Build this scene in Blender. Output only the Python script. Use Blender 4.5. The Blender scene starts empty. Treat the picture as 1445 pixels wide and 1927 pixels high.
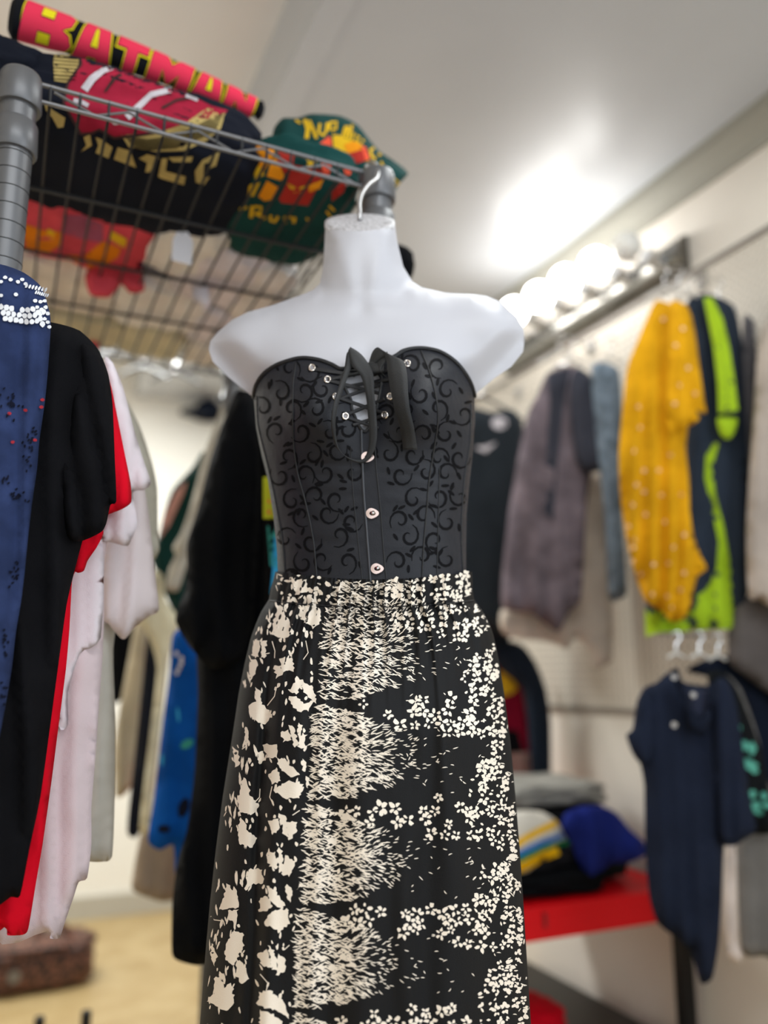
import bpy, bmesh, math, random
from mathutils import Vector, noise
from mathutils.bvhtree import BVHTree
from mathutils.geometry import delaunay_2d_cdt
random.seed(7)
sc = bpy.context.scene
COL = sc.collection

# ------------------------------------------------------------------ camera
F = 1550.0; CX = 722.5; CY = 963.5
PITCH = math.radians(11.4); YAW = math.radians(24.5); HC = 1.12
FW = Vector((math.sin(YAW)*math.cos(PITCH), math.cos(YAW)*math.cos(PITCH), math.sin(PITCH)))
RT = Vector((math.cos(YAW), -math.sin(YAW), 0))
UP = Vector((-math.sin(YAW)*math.sin(PITCH), -math.cos(YAW)*math.sin(PITCH), math.cos(PITCH)))
NH = Vector((math.sin(YAW), math.cos(YAW), 0))      # horizontal facing direction
EYE = Vector((0, 0, HC))
cd = bpy.data.cameras.new('camera'); cam = bpy.data.objects.new('camera', cd); COL.objects.link(cam)
cam.location = EYE; cam.rotation_euler = (math.pi/2+PITCH, 0, -YAW)
cd.sensor_fit = 'HORIZONTAL'; cd.sensor_width = 36; cd.lens = F/1445*36
cd.clip_start = 0.05
cd.dof.use_dof = True; cd.dof.focus_distance = 0.97; cd.dof.aperture_fstop = 1.9
sc.camera = cam

# ------------------------------------------------------------------ light and exposure
w = bpy.data.worlds.new('world'); sc.world = w; w.use_nodes = True
w.node_tree.nodes['Background'].inputs[0].default_value = (0.86, 0.94, 1.0, 1)
w.node_tree.nodes['Background'].inputs[1].default_value = 0.68
def area(name, loc, rot, size, sizey, power, col):
    l = bpy.data.lights.new(name, 'AREA'); l.shape = 'RECTANGLE'; l.size = size; l.size_y = sizey
    l.energy = power; l.color = col
    o = bpy.data.objects.new(name, l); COL.objects.link(o); o.location = loc; o.rotation_euler = rot
    return o
area('shopfront_daylight', (0.5, -1.55, 1.7), (math.radians(90), 0, 0), 3.0, 1.9, 6, (0.90, 0.95, 1.0))
area('side_window_daylight', (1.45, -0.4, 1.6), (math.radians(90), 0, math.radians(35)), 1.0, 1.6, 10, (0.80, 0.90, 1.0))
area('unseen_ceiling_fill', (0.0, 3.3, 2.58), (0, 0, 0), 1.4, 0.3, 47, (0.97, 1.0, 0.98))  # added fill, unseen: brightens the back wall and the room
area('unseen_ceiling_fill', (1.0, 1.2, 2.58), (0, 0, 0), 0.3, 1.2, 6, (0.97, 1.0, 0.98))  # unseen area light just below the lower ceiling
area('unseen_ceiling_fill', (0.1, -0.25, 2.58), (0, 0, 0), 1.2, 0.3, 13, (0.96, 0.99, 1.0))  # added light, unseen: lights the torso form from above
sc.view_settings.view_transform = 'Standard'; sc.view_settings.look = 'None'
sc.view_settings.gamma = 1; sc.view_settings.use_curve_mapping = False
sc.view_settings.exposure = 0.42

# ------------------------------------------------------------------ helpers
def ray(x, y):
    return FW + RT*((x-CX)/F) - UP*((y-CY)/F)
# planes: ('D',d) vertical facing the viewpoint; ('Y',v); ('X',v)
def P(x, y, pl, off=0.0):
    r = ray(x, y); k, v = pl
    if k == 'D': return EYE + r*((v-off)/r.dot(NH))
    if k == 'Y': return EYE + r*((v-off)/r.y)
    if k == 'X': return EYE + r*((v-off)/r.x)
    if k == 'Z': return EYE + r*((v-HC)/r.z)
def lin(c):
    return tuple(((v/12.92) if v <= 0.04045 else ((v+0.055)/1.055)**2.4) for v in [q/255 for q in c])
MATS = {}
def mat(name, rgb, rough=0.8, metal=0.0, bump=0.0, bscale=300, var=0.0, vscale=12, emit=None, sheen=0.0, spec=None):
    if name in MATS: return MATS[name]
    m = bpy.data.materials.new(name); m.use_nodes = True; nt = m.node_tree; b = nt.nodes['Principled BSDF']
    c = lin(rgb); b.inputs['Base Color'].default_value = (*c, 1)
    b.inputs['Roughness'].default_value = rough; b.inputs['Metallic'].default_value = metal
    if spec is not None: b.inputs['Specular IOR Level'].default_value = spec
    if sheen: b.inputs['Sheen Weight'].default_value = sheen
    tc = nt.nodes.new('ShaderNodeTexCoord')
    if var:
        n = nt.nodes.new('ShaderNodeTexNoise'); n.inputs['Scale'].default_value = vscale; n.inputs['Detail'].default_value = 4
        r = nt.nodes.new('ShaderNodeValToRGB')
        r.color_ramp.elements[0].position = 0.35; r.color_ramp.elements[1].position = 0.65
        r.color_ramp.elements[0].color = (*[v*(1-var) for v in c], 1); r.color_ramp.elements[1].color = (*[min(1, v*(1+var)) for v in c], 1)
        nt.links.new(tc.outputs['Object'], n.inputs['Vector']); nt.links.new(n.outputs[0], r.inputs[0]); nt.links.new(r.outputs[0], b.inputs['Base Color'])
    if bump:
        n = nt.nodes.new('ShaderNodeTexNoise'); n.inputs['Scale'].default_value = bscale; n.inputs['Detail'].default_value = 3
        bp = nt.nodes.new('ShaderNodeBump'); bp.inputs['Strength'].default_value = bump; bp.inputs['Distance'].default_value = 0.002
        nt.links.new(tc.outputs['Object'], n.inputs['Vector']); nt.links.new(n.outputs[0], bp.inputs['Height']); nt.links.new(bp.outputs[0], b.inputs['Normal'])
    if emit:
        b.inputs['Emission Color'].default_value = (*emit[0], 1); b.inputs['Emission Strength'].default_value = emit[1]
    MATS[name] = m; return m
def cloth_mat(name, rgb, var=0.12, vscale=9, rough=0.9):
    return mat(name, rgb, rough, 0, 0.25, 700, var, vscale, spec=0.08)

def meta(o, label=None, cat=None, group=None, kind=None):
    if label: o['label'] = label
    if cat: o['category'] = cat
    if group: o['group'] = group
    if kind: o['kind'] = kind
    return o
def mesh_obj(name, verts, faces, mats, parent=None, smooth=True, fm=None):
    me = bpy.data.meshes.new(name); me.from_pydata([tuple(v) for v in verts], [], faces)
    for m in (mats if isinstance(mats, (list, tuple)) else [mats]): me.materials.append(m)
    if fm: me.polygons.foreach_set('material_index', fm)
    if smooth: me.polygons.foreach_set('use_smooth', [True]*len(me.polygons))
    me.update()
    if smooth == 2: me.set_sharp_from_angle(angle=math.radians(45))
    o = bpy.data.objects.new(name, me); COL.objects.link(o)
    if parent: o.parent = parent
    return o
def rebase(root, children):
    pass
def empty(name, loc, label, cat, group=None):
    o = bpy.data.objects.new(name, None); COL.objects.link(o); o.location = (0, 0, 0)
    o.empty_display_size = 0.05
    EMPTIES.append((o, Vector(loc)))
    return meta(o, label, cat, group)
EMPTIES = []
class MB:
    def __init__(s): s.v = []; s.f = []; s.m = []
    def add(s, vs, fs, mi=0):
        b = len(s.v); s.v += [Vector(v) for v in vs]; s.f += [tuple(i+b for i in f) for f in fs]; s.m += [mi]*len(fs)
    def box(s, x0, x1, y0, y1, z0, z1, mi=0):
        s.add([(x0,y0,z0),(x1,y0,z0),(x1,y1,z0),(x0,y1,z0),(x0,y0,z1),(x1,y0,z1),(x1,y1,z1),(x0,y1,z1)],
              [(0,3,2,1),(4,5,6,7),(0,1,5,4),(1,2,6,5),(2,3,7,6),(3,0,4,7)], mi)
    def tube(s, pts, r, n=8, mi=0, closed=False, cap=True):
        pts = [Vector(p) for p in pts]; N = len(pts); rings = []
        a = None
        for i, p in enumerate(pts):
            if closed: t = pts[(i+1) % N]-pts[i-1]
            else: t = pts[min(i+1, N-1)]-pts[max(i-1, 0)]
            t.normalize()
            if a is None: a = t.orthogonal().normalized()
            a = (a - t*a.dot(t)).normalized(); b = t.cross(a)
            rr = r[i] if isinstance(r, (list, tuple)) else r
            rings.append([p + (a*math.cos(2*math.pi*k/n) + b*math.sin(2*math.pi*k/n))*rr for k in range(n)])
        vs = [v for g in rings for v in g]; fs = []
        for i in range(N if closed else N-1):
            j = (i+1) % N
            for k in range(n): fs.append((i*n+k, i*n+(k+1) % n, j*n+(k+1) % n, j*n+k))
        if cap and not closed: fs.append(tuple(range(n))[::-1]); fs.append(tuple((N-1)*n+k for k in range(n)))
        s.add(vs, fs, mi)
    def build(s, name, mats, parent=None, smooth=False):
        return mesh_obj(name, s.v, s.f, mats, parent, 2 if smooth else False, s.m)
def crom(pts, n=6, closed=True):
    out = []; N = len(pts)
    rng = range(N) if closed else range(N-1)
    for i in rng:
        g = lambda k: Vector(pts[k % N]) if closed else Vector(pts[max(0, min(N-1, k))])
        p0, p1, p2, p3 = g(i-1), g(i), g(i+1), g(i+2)
        for k in range(n):
            t = k/n
            out.append(0.5*((2*p1)+(p2-p0)*t+(2*p0-5*p1+4*p2-p3)*t*t+(3*p1-p0-3*p2+p3)*t**3))
    if not closed: out.append(Vector(pts[-1]))
    return out
def inpoly(x, y, poly):
    c = False; j = len(poly)-1
    for i in range(len(poly)):
        xi, yi = poly[i][0], poly[i][1]; xj, yj = poly[j][0], poly[j][1]
        if (yi > y) != (yj > y) and x < (xj-xi)*(y-yi)/(yj-yi)+xi: c = not c
        j = i
    return c
def pdist(x, y, poly, closed=True):
    best = 1e9; N = len(poly)
    for i in range(N if closed else N-1):
        ax, ay = poly[i][0], poly[i][1]; bx, by = poly[(i+1) % N][0], poly[(i+1) % N][1]
        dx, dy = bx-ax, by-ay; L = dx*dx+dy*dy
        t = 0 if L == 0 else max(0, min(1, ((x-ax)*dx+(y-ay)*dy)/L))
        d = (x-ax-t*dx)**2+(y-ay-t*dy)**2
        if d < best: best = d
    return math.sqrt(best)
def tess(poly, step, holes=()):
    """pixel-space outline -> 2-D triangulation with interior points; returns verts, faces, nboundary"""
    pts = []; edges = []
    def ring(pl):
        b = len(pts); q = []
        for i in range(len(pl)):
            a = Vector(pl[i][:2]); c = Vector(pl[(i+1) % len(pl)][:2]); n = max(1, int((c-a).length/step))
            for k in range(n): q.append(a.lerp(c, k/n))
        pts.extend(q); edges.extend((b+i, b+(i+1) % len(q)) for i in range(len(q)))
    ring(poly)
    for h in holes: ring(h)
    nb = len(pts)
    xs = [p[0] for p in poly]; ys = [p[1] for p in poly]
    y = min(ys)+step*0.5; row = 0
    while y < max(ys):
        x = min(xs)+step*(0.5 if row % 2 else 0.25)
        while x < max(xs):
            if inpoly(x, y, poly) and pdist(x, y, poly) > step*0.45 and not any(inpoly(x, y, h) or pdist(x, y, h) < step*0.45 for h in holes):
                pts.append(Vector((x, y)))
            x += step
        y += step*0.9; row += 1
    r = delaunay_2d_cdt(pts, edges, [], 0, 1e-4)
    V = r[0]; fs = []
    for f in r[2]:
        cx = sum(V[i][0] for i in f)/len(f); cy = sum(V[i][1] for i in f)/len(f)
        if inpoly(cx, cy, poly) and not any(inpoly(cx, cy, h) for h in holes): fs.append(tuple(f))
    return [(v[0], v[1]) for v in V], fs
def mpp(pl, y=900, x=722):    # metres per pixel at a plane
    return (P(x, y, pl)-P(x, y+10, pl)).length/10

CLOTHS = {}
def cloth(name, pts, pl, T, m, parent=None, step=14, fold=(0.006, 60), R=None, seed=0, prints=(), smooth=True, slant=0.0, sharp=False):
    """a soft hanging piece: traced outline at its own plane, real thickness, vertical folds; prints are dyed faces of the same mesh"""
    poly = list(pts)
    if smooth:
        cr_ = crom([(a, b, 0) for a, b in pts], 4); poly = []
        for i, v in enumerate(cr_):
            a = Vector(pts[i//4]); c = Vector(pts[(i//4+1) % len(pts)]); l = a.lerp(c, (i % 4)/4)
            poly.append((v.x*.6+l.x*.4, v.y*.6+l.y*.4))
    V, fs = tess(poly, step)
    cxm = sum(p[0] for p in poly)/len(poly); cym = sum(p[1] for p in poly)/len(poly)
    k = (P(cxm, cym, pl)-P(cxm, cym+10, pl)).length/10
    R = R or T*1.3
    amp, wl = fold
    ytop = min(p[1] for p in poly); H = max(p[1] for p in poly)-ytop
    def hf(x, y):
        d = pdist(x, y, poly)*k
        e = 1-min(1, d/R)
        h = T*math.sqrt(max(0, 1-e*e))
        ph = seed*1.7+1.3*math.sin(y/170+seed)+noise.noise(Vector((x/140, y/300, seed)))*2.0
        g = (y-ytop)/max(1, H)
        f = amp*(0.35+0.9*g)*(math.sin((x+slant*(y-ytop))/wl*2*math.pi+ph)+0.45*math.sin((x+slant*(y-ytop))/wl*3.7*math.pi+ph*1.7+1))
        f += amp*0.7*noise.noise(Vector((x/60, y/70, seed+5)))
        return h, f
    verts = []; back = []
    for x, y in V:
        h, f = hf(x, y); verts.append(P(x, y, pl, h+f)); back.append(P(x, y, pl, -h+f))
    n = len(V); faces = []; fm = []
    for f in fs:
        # orientation: pixel y is down -> flip so that normals face the viewpoint
        a, b, c = f[0], f[1], f[2]
        ar = (V[b][0]-V[a][0])*(V[c][1]-V[a][1])-(V[b][1]-V[a][1])*(V[c][0]-V[a][0])
        ff = tuple(f) if ar < 0 else tuple(f)[::-1]
        faces.append(ff); faces.append(tuple(i+n for i in ff[::-1])); fm += [0, 0]
    verts += back
    mats = [m]
    for pp, pm in prints:
        if pm not in mats: mats.append(pm)
        mi = mats.index(pm)
        v2, f2 = tess(pp, step)
        b = len(verts)
        for x, y in v2:
            h, f = hf(x, y); verts.append(P(x, y, pl, h+f+0.0025))
        for f in f2:
            ar = (v2[f[1]][0]-v2[f[0]][0])*(v2[f[2]][1]-v2[f[0]][1])-(v2[f[1]][1]-v2[f[0]][1])*(v2[f[2]][0]-v2[f[0]][0])
            ff = tuple(f) if ar < 0 else tuple(f)[::-1]
            faces.append(tuple(i+b for i in ff)); fm.append(mi)
    o = mesh_obj(name, verts, faces, mats, parent, True, fm)
    bm = bmesh.new(); bm.from_mesh(o.data); bmesh.ops.remove_doubles(bm, verts=bm.verts, dist=0.00005); bm.to_mesh(o.data); bm.free()
    CLOTHS[name] = hf
    return o
def bvh_of(o): 
    return BVHTree.FromPolygons([v.co for v in o.data.vertices], [tuple(p.vertices) for p in o.data.polygons])
def decals(o, items, eps=0.0015, step=9):
    """dye shapes into a mesh: each item (pixel outline, material, layer)"""
    bv = bvh_of(o); me = o.data
    V = [v.co.copy() for v in me.vertices]; Fc = [tuple(p.vertices) for p in me.polygons]; fm = [p.material_index for p in me.polygons]
    mats = list(me.materials)
    for it in items:
        poly, m = it[0], it[1]; lay = it[2] if len(it) > 2 else 1
        if m not in mats: mats.append(m)
        mi = mats.index(m)
        v2, f2 = tess(poly, step)
        idx = {}
        for i, (x, y) in enumerate(v2):
            r = ray(x, y).normalized(); h = bv.ray_cast(EYE, r)
            if h[0] is None: continue
            nn = h[1] if h[1].dot(r) < 0 else -h[1]
            idx[i] = len(V); V.append(h[0]+nn*0.3*eps*lay-r*eps*lay)
        for f in f2:
            if all(i in idx for i in f):
                q = [V[idx[i]] for i in f]
                if max((q[0]-q[1]).length, (q[1]-q[2]).length, (q[2]-q[0]).length) > 0.06: continue
                nn = (q[1]-q[0]).cross(q[2]-q[0])
                ff = [idx[i] for i in f]
                if nn.dot(q[0]-EYE) > 0: ff = ff[::-1]
                Fc.append(tuple(ff)); fm.append(mi)
    me2 = bpy.data.meshes.new(me.name); me2.from_pydata([tuple(v) for v in V], [], Fc)
    for m in mats: me2.materials.append(m)
    me2.polygons.foreach_set('material_index', fm); me2.polygons.foreach_set('use_smooth', [True]*len(Fc)); me2.update()
    o.data = me2
def softbox(name, c, s, m, parent=None, p=4.0, nz=0.06, seed=0, rot=0.0, n=14, nscale=3.0, sag=0.0, tilt=(0, 0)):
    bm = bmesh.new(); bmesh.ops.create_cube(bm, size=2); bmesh.ops.subdivide_edges(bm, edges=bm.edges, cuts=n, use_grid_fill=True)
    ca, sa = math.cos(rot), math.sin(rot)
    for v in bm.verts:
        q = v.co; k = (abs(q.x)**p+abs(q.y)**p+abs(q.z)**p)**(1/p); q = q/k
        d = noise.noise(q*nscale+Vector((seed*3.1, seed, 0)))*nz*2 + noise.noise(q*nscale*2.7+Vector((seed, 0, 7)))*nz
        q = q*(1+d)
        x, y, z = q.x*s[0], q.y*s[1], q.z*s[2]
        z -= sag*(x/s[0])**2
        z += tilt[0]*x+tilt[1]*y
        v.co = Vector((c[0]+x*ca-y*sa, c[1]+x*sa+y*ca, c[2]+z))
    me = bpy.data.meshes.new(name); bm.to_mesh(me); bm.free(); me.materials.append(m)
    me.polygons.foreach_set('use_smooth', [True]*len(me.polygons))
    o = bpy.data.objects.new(name, me); COL.objects.link(o)
    if parent: o.parent = parent
    return o
def ell(cx, cy, rx, ry, n=10, rot=0, jag=0):
    out = []
    for i in range(n):
        a = 2*math.pi*i/n; k = 1+random.uniform(-jag, jag)
        x, y = rx*math.cos(a)*k, ry*math.sin(a)*k
        out.append((cx+x*math.cos(rot)-y*math.sin(rot), cy+x*math.sin(rot)+y*math.cos(rot)))
    return out
def stripe(pts, w):
    """thick polyline outline in pixels; w number or list"""
    L = []; Rr = []; N = len(pts)
    for i, p in enumerate(pts):
        a = Vector(pts[max(0, i-1)]); b = Vector(pts[min(N-1, i+1)]); t = (b-a).normalized(); n = Vector((-t.y, t.x))
        ww = (w[i] if isinstance(w, (list, tuple)) else w)/2
        L.append(tuple(Vector(p)+n*ww)); Rr.append(tuple(Vector(p)-n*ww))
    return L+Rr[::-1]

# ------------------------------------------------------------------ the room
WX = 1.75; BY = 4.42; LX = -1.3; CZ = 2.62; FY = -1.6
wallm = mat('painted_wall', (222, 215, 205), 0.7, 0, 0.12, 60, 0.03, 3)
ceilm = mat('painted_ceiling', (190, 193, 198), 0.36, 0, 0.10, 25, 0.02, 4, spec=0.6)
ceil2 = mat('upper_ceiling_paint', (228, 224, 222), 0.75, 0, 0.12, 60, 0.03, 3)
trimm = mat('grey_trim_paint', (150, 148, 138), 0.6)
def tile_floor():
    m = bpy.data.materials.new('beige_vinyl_floor'); m.use_nodes = True; nt = m.node_tree; b = nt.nodes['Principled BSDF']
    tc = nt.nodes.new('ShaderNodeTexCoord'); n1 = nt.nodes.new('ShaderNodeTexNoise'); n1.inputs['Scale'].default_value = 7; n1.inputs['Detail'].default_value = 6
    r = nt.nodes.new('ShaderNodeValToRGB'); r.color_ramp.elements[0].position = 0.3; r.color_ramp.elements[1].position = 0.7
    r.color_ramp.elements[0].color = (*lin((164, 138, 92)), 1); r.color_ramp.elements[1].color = (*lin((188, 166, 122)), 1)
    nt.links.new(tc.outputs['Object'], n1.inputs['Vector']); nt.links.new(n1.outputs[0], r.inputs[0]); nt.links.new(r.outputs[0], b.inputs['Base Color'])
    b.inputs['Roughness'].default_value = 0.45
    return m
def slab(name, mm, *b):
    q = MB(); q.box(*b); return meta(q.build(name, mm), kind='structure')
slab('floor', tile_floor(), LX-0.1, WX+0.1, FY, BY+0.1, -0.1, 0)
slab('wall_right', wallm, WX, WX+0.1, FY, BY+0.1, 0, 2.95)
slab('wall_back', mat('back_wall_paint', (248, 246, 238), 0.7, 0, 0.12, 60, 0.02, 3), LX-0.1, WX+0.1, BY, BY+0.1, 0, 2.95)
slab('wall_left', wallm, LX-0.1, LX, FY, BY, 0, 2.95)
q = MB(); q.box(LX-0.1, 0.55, FY, BY, 2.84, 2.95)
meta(q.build('ceiling', ceil2), kind='structure')
# lower flat ceiling over the right side, its left edge rounded like a bulkhead
prof = [(WX, 2.94), (WX, CZ), (0.60, CZ)]
for k in range(7):
    a = math.radians(90*k/6); prof.append((0.56-0.03*math.sin(a), CZ+0.03-0.03*math.cos(a)))
prof += [(0.53, 2.94)]
n = len(prof); vs = [(x, FY, z) for x, z in prof]+[(x, BY, z) for x, z in prof]
fs = [(i, (i+1) % n, n+(i+1) % n, n+i) for i in range(n)]+[tuple(range(n))[::-1], tuple(range(n, 2*n))]
meta(mesh_obj('ceiling', vs, fs, ceilm, None, False), kind='structure')
slab('trim_1', ceilm, 0.53, 0.60, FY, BY, CZ-0.012, CZ+0.004)
# cornice where the ceiling meets the right wall
prof = [(WX, CZ-0.10), (WX-0.012, CZ-0.10), (WX-0.018, CZ-0.075), (WX-0.05, CZ-0.03), (WX-0.055, CZ), (WX, CZ)]
n = len(prof); vs = [(x, FY, z) for x, z in prof]+[(x, BY, z) for x, z in prof]
fs = [(i, (i+1) % n, n+(i+1) % n, n+i) for i in range(n)]
meta(mesh_obj('trim_2', vs, fs, trimm, None, False), kind='structure')
slab('baseboard_right', mat('baseboard_paint', (188, 184, 172), 0.5), WX-0.015, WX, FY, BY, 0, 0.12)
slab('baseboard_back', MATS['baseboard_paint'], LX, WX, BY-0.015, BY, 0, 0.10)

# pegboard on the right wall
def pegboard():
    m = bpy.data.materials.new('perforated_hardboard'); m.use_nodes = True; nt = m.node_tree; b = nt.nodes['Principled BSDF']
    tc = nt.nodes.new('ShaderNodeTexCoord'); mp = nt.nodes.new('ShaderNodeVectorMath'); mp.operation = 'SCALE'; mp.inputs['Scale'].default_value = 1/0.0254
    fr = nt.nodes.new('ShaderNodeVectorMath'); fr.operation = 'FRACTION'
    sb = nt.nodes.new('ShaderNodeVectorMath'); sb.operation = 'SUBTRACT'; sb.inputs[1].default_value = (0.5, 0.5, 0.5)
    ml = nt.nodes.new('ShaderNodeVectorMath'); ml.operation = 'MULTIPLY'; ml.inputs[1].default_value = (0, 1, 1)
    ln = nt.nodes.new('ShaderNodeVectorMath'); ln.operation = 'LENGTH'
    lt = nt.nodes.new('ShaderNodeMath'); lt.operation = 'LESS_THAN'; lt.inputs[1].default_value = 0.16
    mx = nt.nodes.new('ShaderNodeMixRGB'); mx.inputs[1].default_value = (*lin((196, 188, 176)), 1); mx.inputs[2].default_value = (0.05, 0.045, 0.04, 1)
    L = nt.links.new
    L(tc.outputs['Object'], mp.inputs[0]); L(mp.outputs[0], fr.inputs[0]); L(fr.outputs[0], sb.inputs[0]); L(sb.outputs[0], ml.inputs[0]); L(ml.outputs[0], ln.inputs[0])
    L(ln.outputs['Value'], lt.inputs[0]); L(lt.outputs[0], mx.inputs[0]); L(mx.outputs[0], b.inputs['Base Color']); b.inputs['Roughness'].default_value = 0.5
    q = MB(); q.box(WX-0.012, WX-0.001, 0.3, 4.3, 1.03, 2.27)
    r = empty('pegboard', (WX, 2.3, 1.03), 'perforated hardboard panel screwed to the right wall behind the hanging clothes', 'pegboard')
    q.build('board', m, r)
    q = MB(); q.box(WX-0.018, WX-0.001, 0.3, 4.3, 2.27, 2.285); q.build('edge_strip', mat('dark_strip', (120, 112, 104), 0.5), r)
    q = MB(); q.box(WX-0.018, WX-0.001, 0.3, 4.3, 1.015, 1.03); q.build('edge_strip', MATS['dark_strip'], r)
pegboard()

# ------------------------------------------------------------------ vanity lamp above the pegboard
chrome = mat('chrome', (205, 205, 205), 0.12, 1.0)
steel = mat('grey_steel', (128, 128, 130), 0.32, 0.7)
darkm = mat('dark_grey_enamel', (104, 105, 108), 0.38, 0.35)
bulbm = mat('frosted_bulb_glass', (255, 250, 240), 0.3, emit=((1.0, 0.99, 0.96), 13))
va = empty('vanity_light', (WX, 2.1, 2.36), 'chrome bar lamp with round lit bulbs on the right wall near the ceiling', 'lamp')
q = MB()
prof = []
for k in range(13):
    a = math.radians(-90+180*k/12); prof.append((WX-0.003-0.045*math.cos(a), 2.355+0.055*math.sin(a)))
y0, y1 = 1.66, 2.62; n = len(prof)
vs = [(x, y0, z) for x, z in prof]+[(x, y1, z) for x, z in prof]
q.add(vs, [(i, i+1, n+i+1, n+i) for i in range(n-1)]+[tuple(range(n)), tuple(range(n, 2*n))[::-1]])
q.build('back_plate', mat('brushed_nickel', (120, 118, 114), 0.25, 1.0), va)
unlit = mat('unlit_bulb_glass', (230, 228, 222), 0.25)
for (by, bz, lit) in ((1.735, 2.37, 0), (1.878, 2.385, 1), (2.03, 2.40, 1), (2.18, 2.41, 1), (2.335, 2.42, 1)):
    q = MB(); q.tube([(WX-0.045, by, bz-.02), (WX-0.10, by, bz-.01)], [0.028, 0.024], 16); so = q.build('bulb_socket', chrome, va, True)
    bm = bmesh.new(); bmesh.ops.create_icosphere(bm, subdivisions=3, radius=0.049 if lit else 0.045)
    for v in bm.verts: v.co += Vector((WX-0.17, by, bz))
    me = bpy.data.meshes.new('bulb'); bm.to_mesh(me); bm.free(); me.materials.append(bulbm if lit else unlit); me.polygons.foreach_set('use_smooth', [True]*len(me.polygons))
    o = bpy.data.objects.new('bulb', me); COL.objects.link(o); o.parent = so

# ------------------------------------------------------------------ wire shelving unit
SZ = 1.92; PX0, PX1, PY0, PY1 = -0.042, 0.49, 1.10, 2.03
sh = empty('wire_shelving_unit', (0.22, 1.5, 0), 'dark grey wire shelving unit with round posts holding folded shirts on its top shelf', 'shelf')
for (px, py) in ((PX0, PY0), (PX1, PY0), (PX0, PY1), (PX1, PY1)):
    q = MB(); q.tube([(px, py, 0.02), (px, py, SZ-0.005)], 0.0235, 20)
    z = 0.3
    while z < SZ-0.05:
        q.tube([(px, py, z), (px, py, z+0.0012)], 0.0239, 20, 1); z += 0.0254
    po = q.build('post', [darkm, mat('groove_black', (25, 25, 25), 0.6)], sh, True)
    q = MB(); q.tube([(px, py, SZ-0.047), (px, py, SZ-0.044), (px, py, SZ-0.001), (px, py, SZ+0.004), (px, py, SZ+0.008), (px, py, SZ+0.010)], [0.0285, 0.0298, 0.0272, 0.0250, 0.019, 0.006], 28)
    q.build('collar', darkm, po, True)
    q = MB(); q.tube([(px, py, SZ-0.115), (px, py, SZ-0.112), (px, py, SZ-0.072), (px, py, SZ-0.068)], [0.0275, 0.0292, 0.0275, 0.0240], 24)
    q.tube([(px-0.026, py, SZ-0.09), (px-0.042, py, SZ-0.09)], 0.006, 10)
    q.build('clamp_ring', darkm, po, True)
    q = MB(); q.tube([(px, py, 0), (px, py, 0.02)], 0.026, 16); q.build('foot', mat('black_plastic', (22, 22, 23), 0.5), po, True)
def truss(a, b, name):
    a = Vector(a); b = Vector(b); q = MB(); d = b-a; L = d.length; up = Vector((0, 0, 0.026))
    q.tube([a, b], 0.0032, 10); q.tube([a-up, b-up], 0.0030, 10)
    k = max(2, int(round(L/0.095)))
    zs = []
    for i in range(k):
        zs.append(a+d*((i+0.25)/k)-up*0.25); zs.append(a+d*((i+0.8)/k)-up)
    q.tube(zs, 0.0021, 8)
    return q.build(name, steel, sh, True)
truss((PX0+0.018, PY0, SZ), (PX1-0.018, PY0, SZ), 'front_truss')
truss((PX0+0.018, PY1, SZ), (PX1-0.018, PY1, SZ), 'back_truss')
truss((PX0, PY0+0.018, SZ), (PX0, PY1-0.018, SZ), 'side_truss')
truss((PX1, PY0+0.018, SZ), (PX1, PY1-0.018, SZ), 'side_truss')
wirem = mat('dark_wire', (34, 34, 36), 0.45, 0.2)
for i in range(13):
    x = PX0+0.038+i*0.0385
    q = MB(); q.tube([(x, PY0-0.001, SZ+0.0025), (x, PY0, SZ-0.022), (x, PY0+0.006, SZ-0.0275), (x, PY1, SZ-0.0275)], 0.0022, 8)
    q.build('deck_wire', wirem, sh, True)
for y in (1.315, 1.53, 1.74):
    q = MB(); q.tube([(PX0, y, SZ-0.031), (PX1, y, SZ-0.031)], 0.0036, 8); q.build('cross_rail', wirem, sh, True)
# two hanging rails carried by the posts further down the unit's sides
for x in (PX0, PX1):
    q = MB(); q.tube([(x, PY0, 1.70), (x, PY1, 1.70)], 0.006, 10); q.build('side_rail', wirem, sh, True)

# ------------------------------------------------------------------ folded shirts on the shelf
blackc = cloth_mat('black_cotton', (26, 27, 31)); navyb = cloth_mat('black_navy_cotton', (27, 30, 40))
pink = cloth_mat('pink_print', (240, 62, 92), 0.05); yel = cloth_mat('yellow_print', (240, 225, 40), 0.04); blk = cloth_mat('black_ink', (18, 14, 14), 0.0)
gold = cloth_mat('gold_print', (186, 164, 104), 0.12, 40); redp = cloth_mat('dark_red_print', (165, 38, 62), 0.12, 30); whitep = cloth_mat('white_print', (205, 200, 206), 0.1, 50)
brownp = cloth_mat('brown_print', (72, 50, 50), 0.1)
D0 = SZ-0.024       # top face of the wire deck

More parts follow.
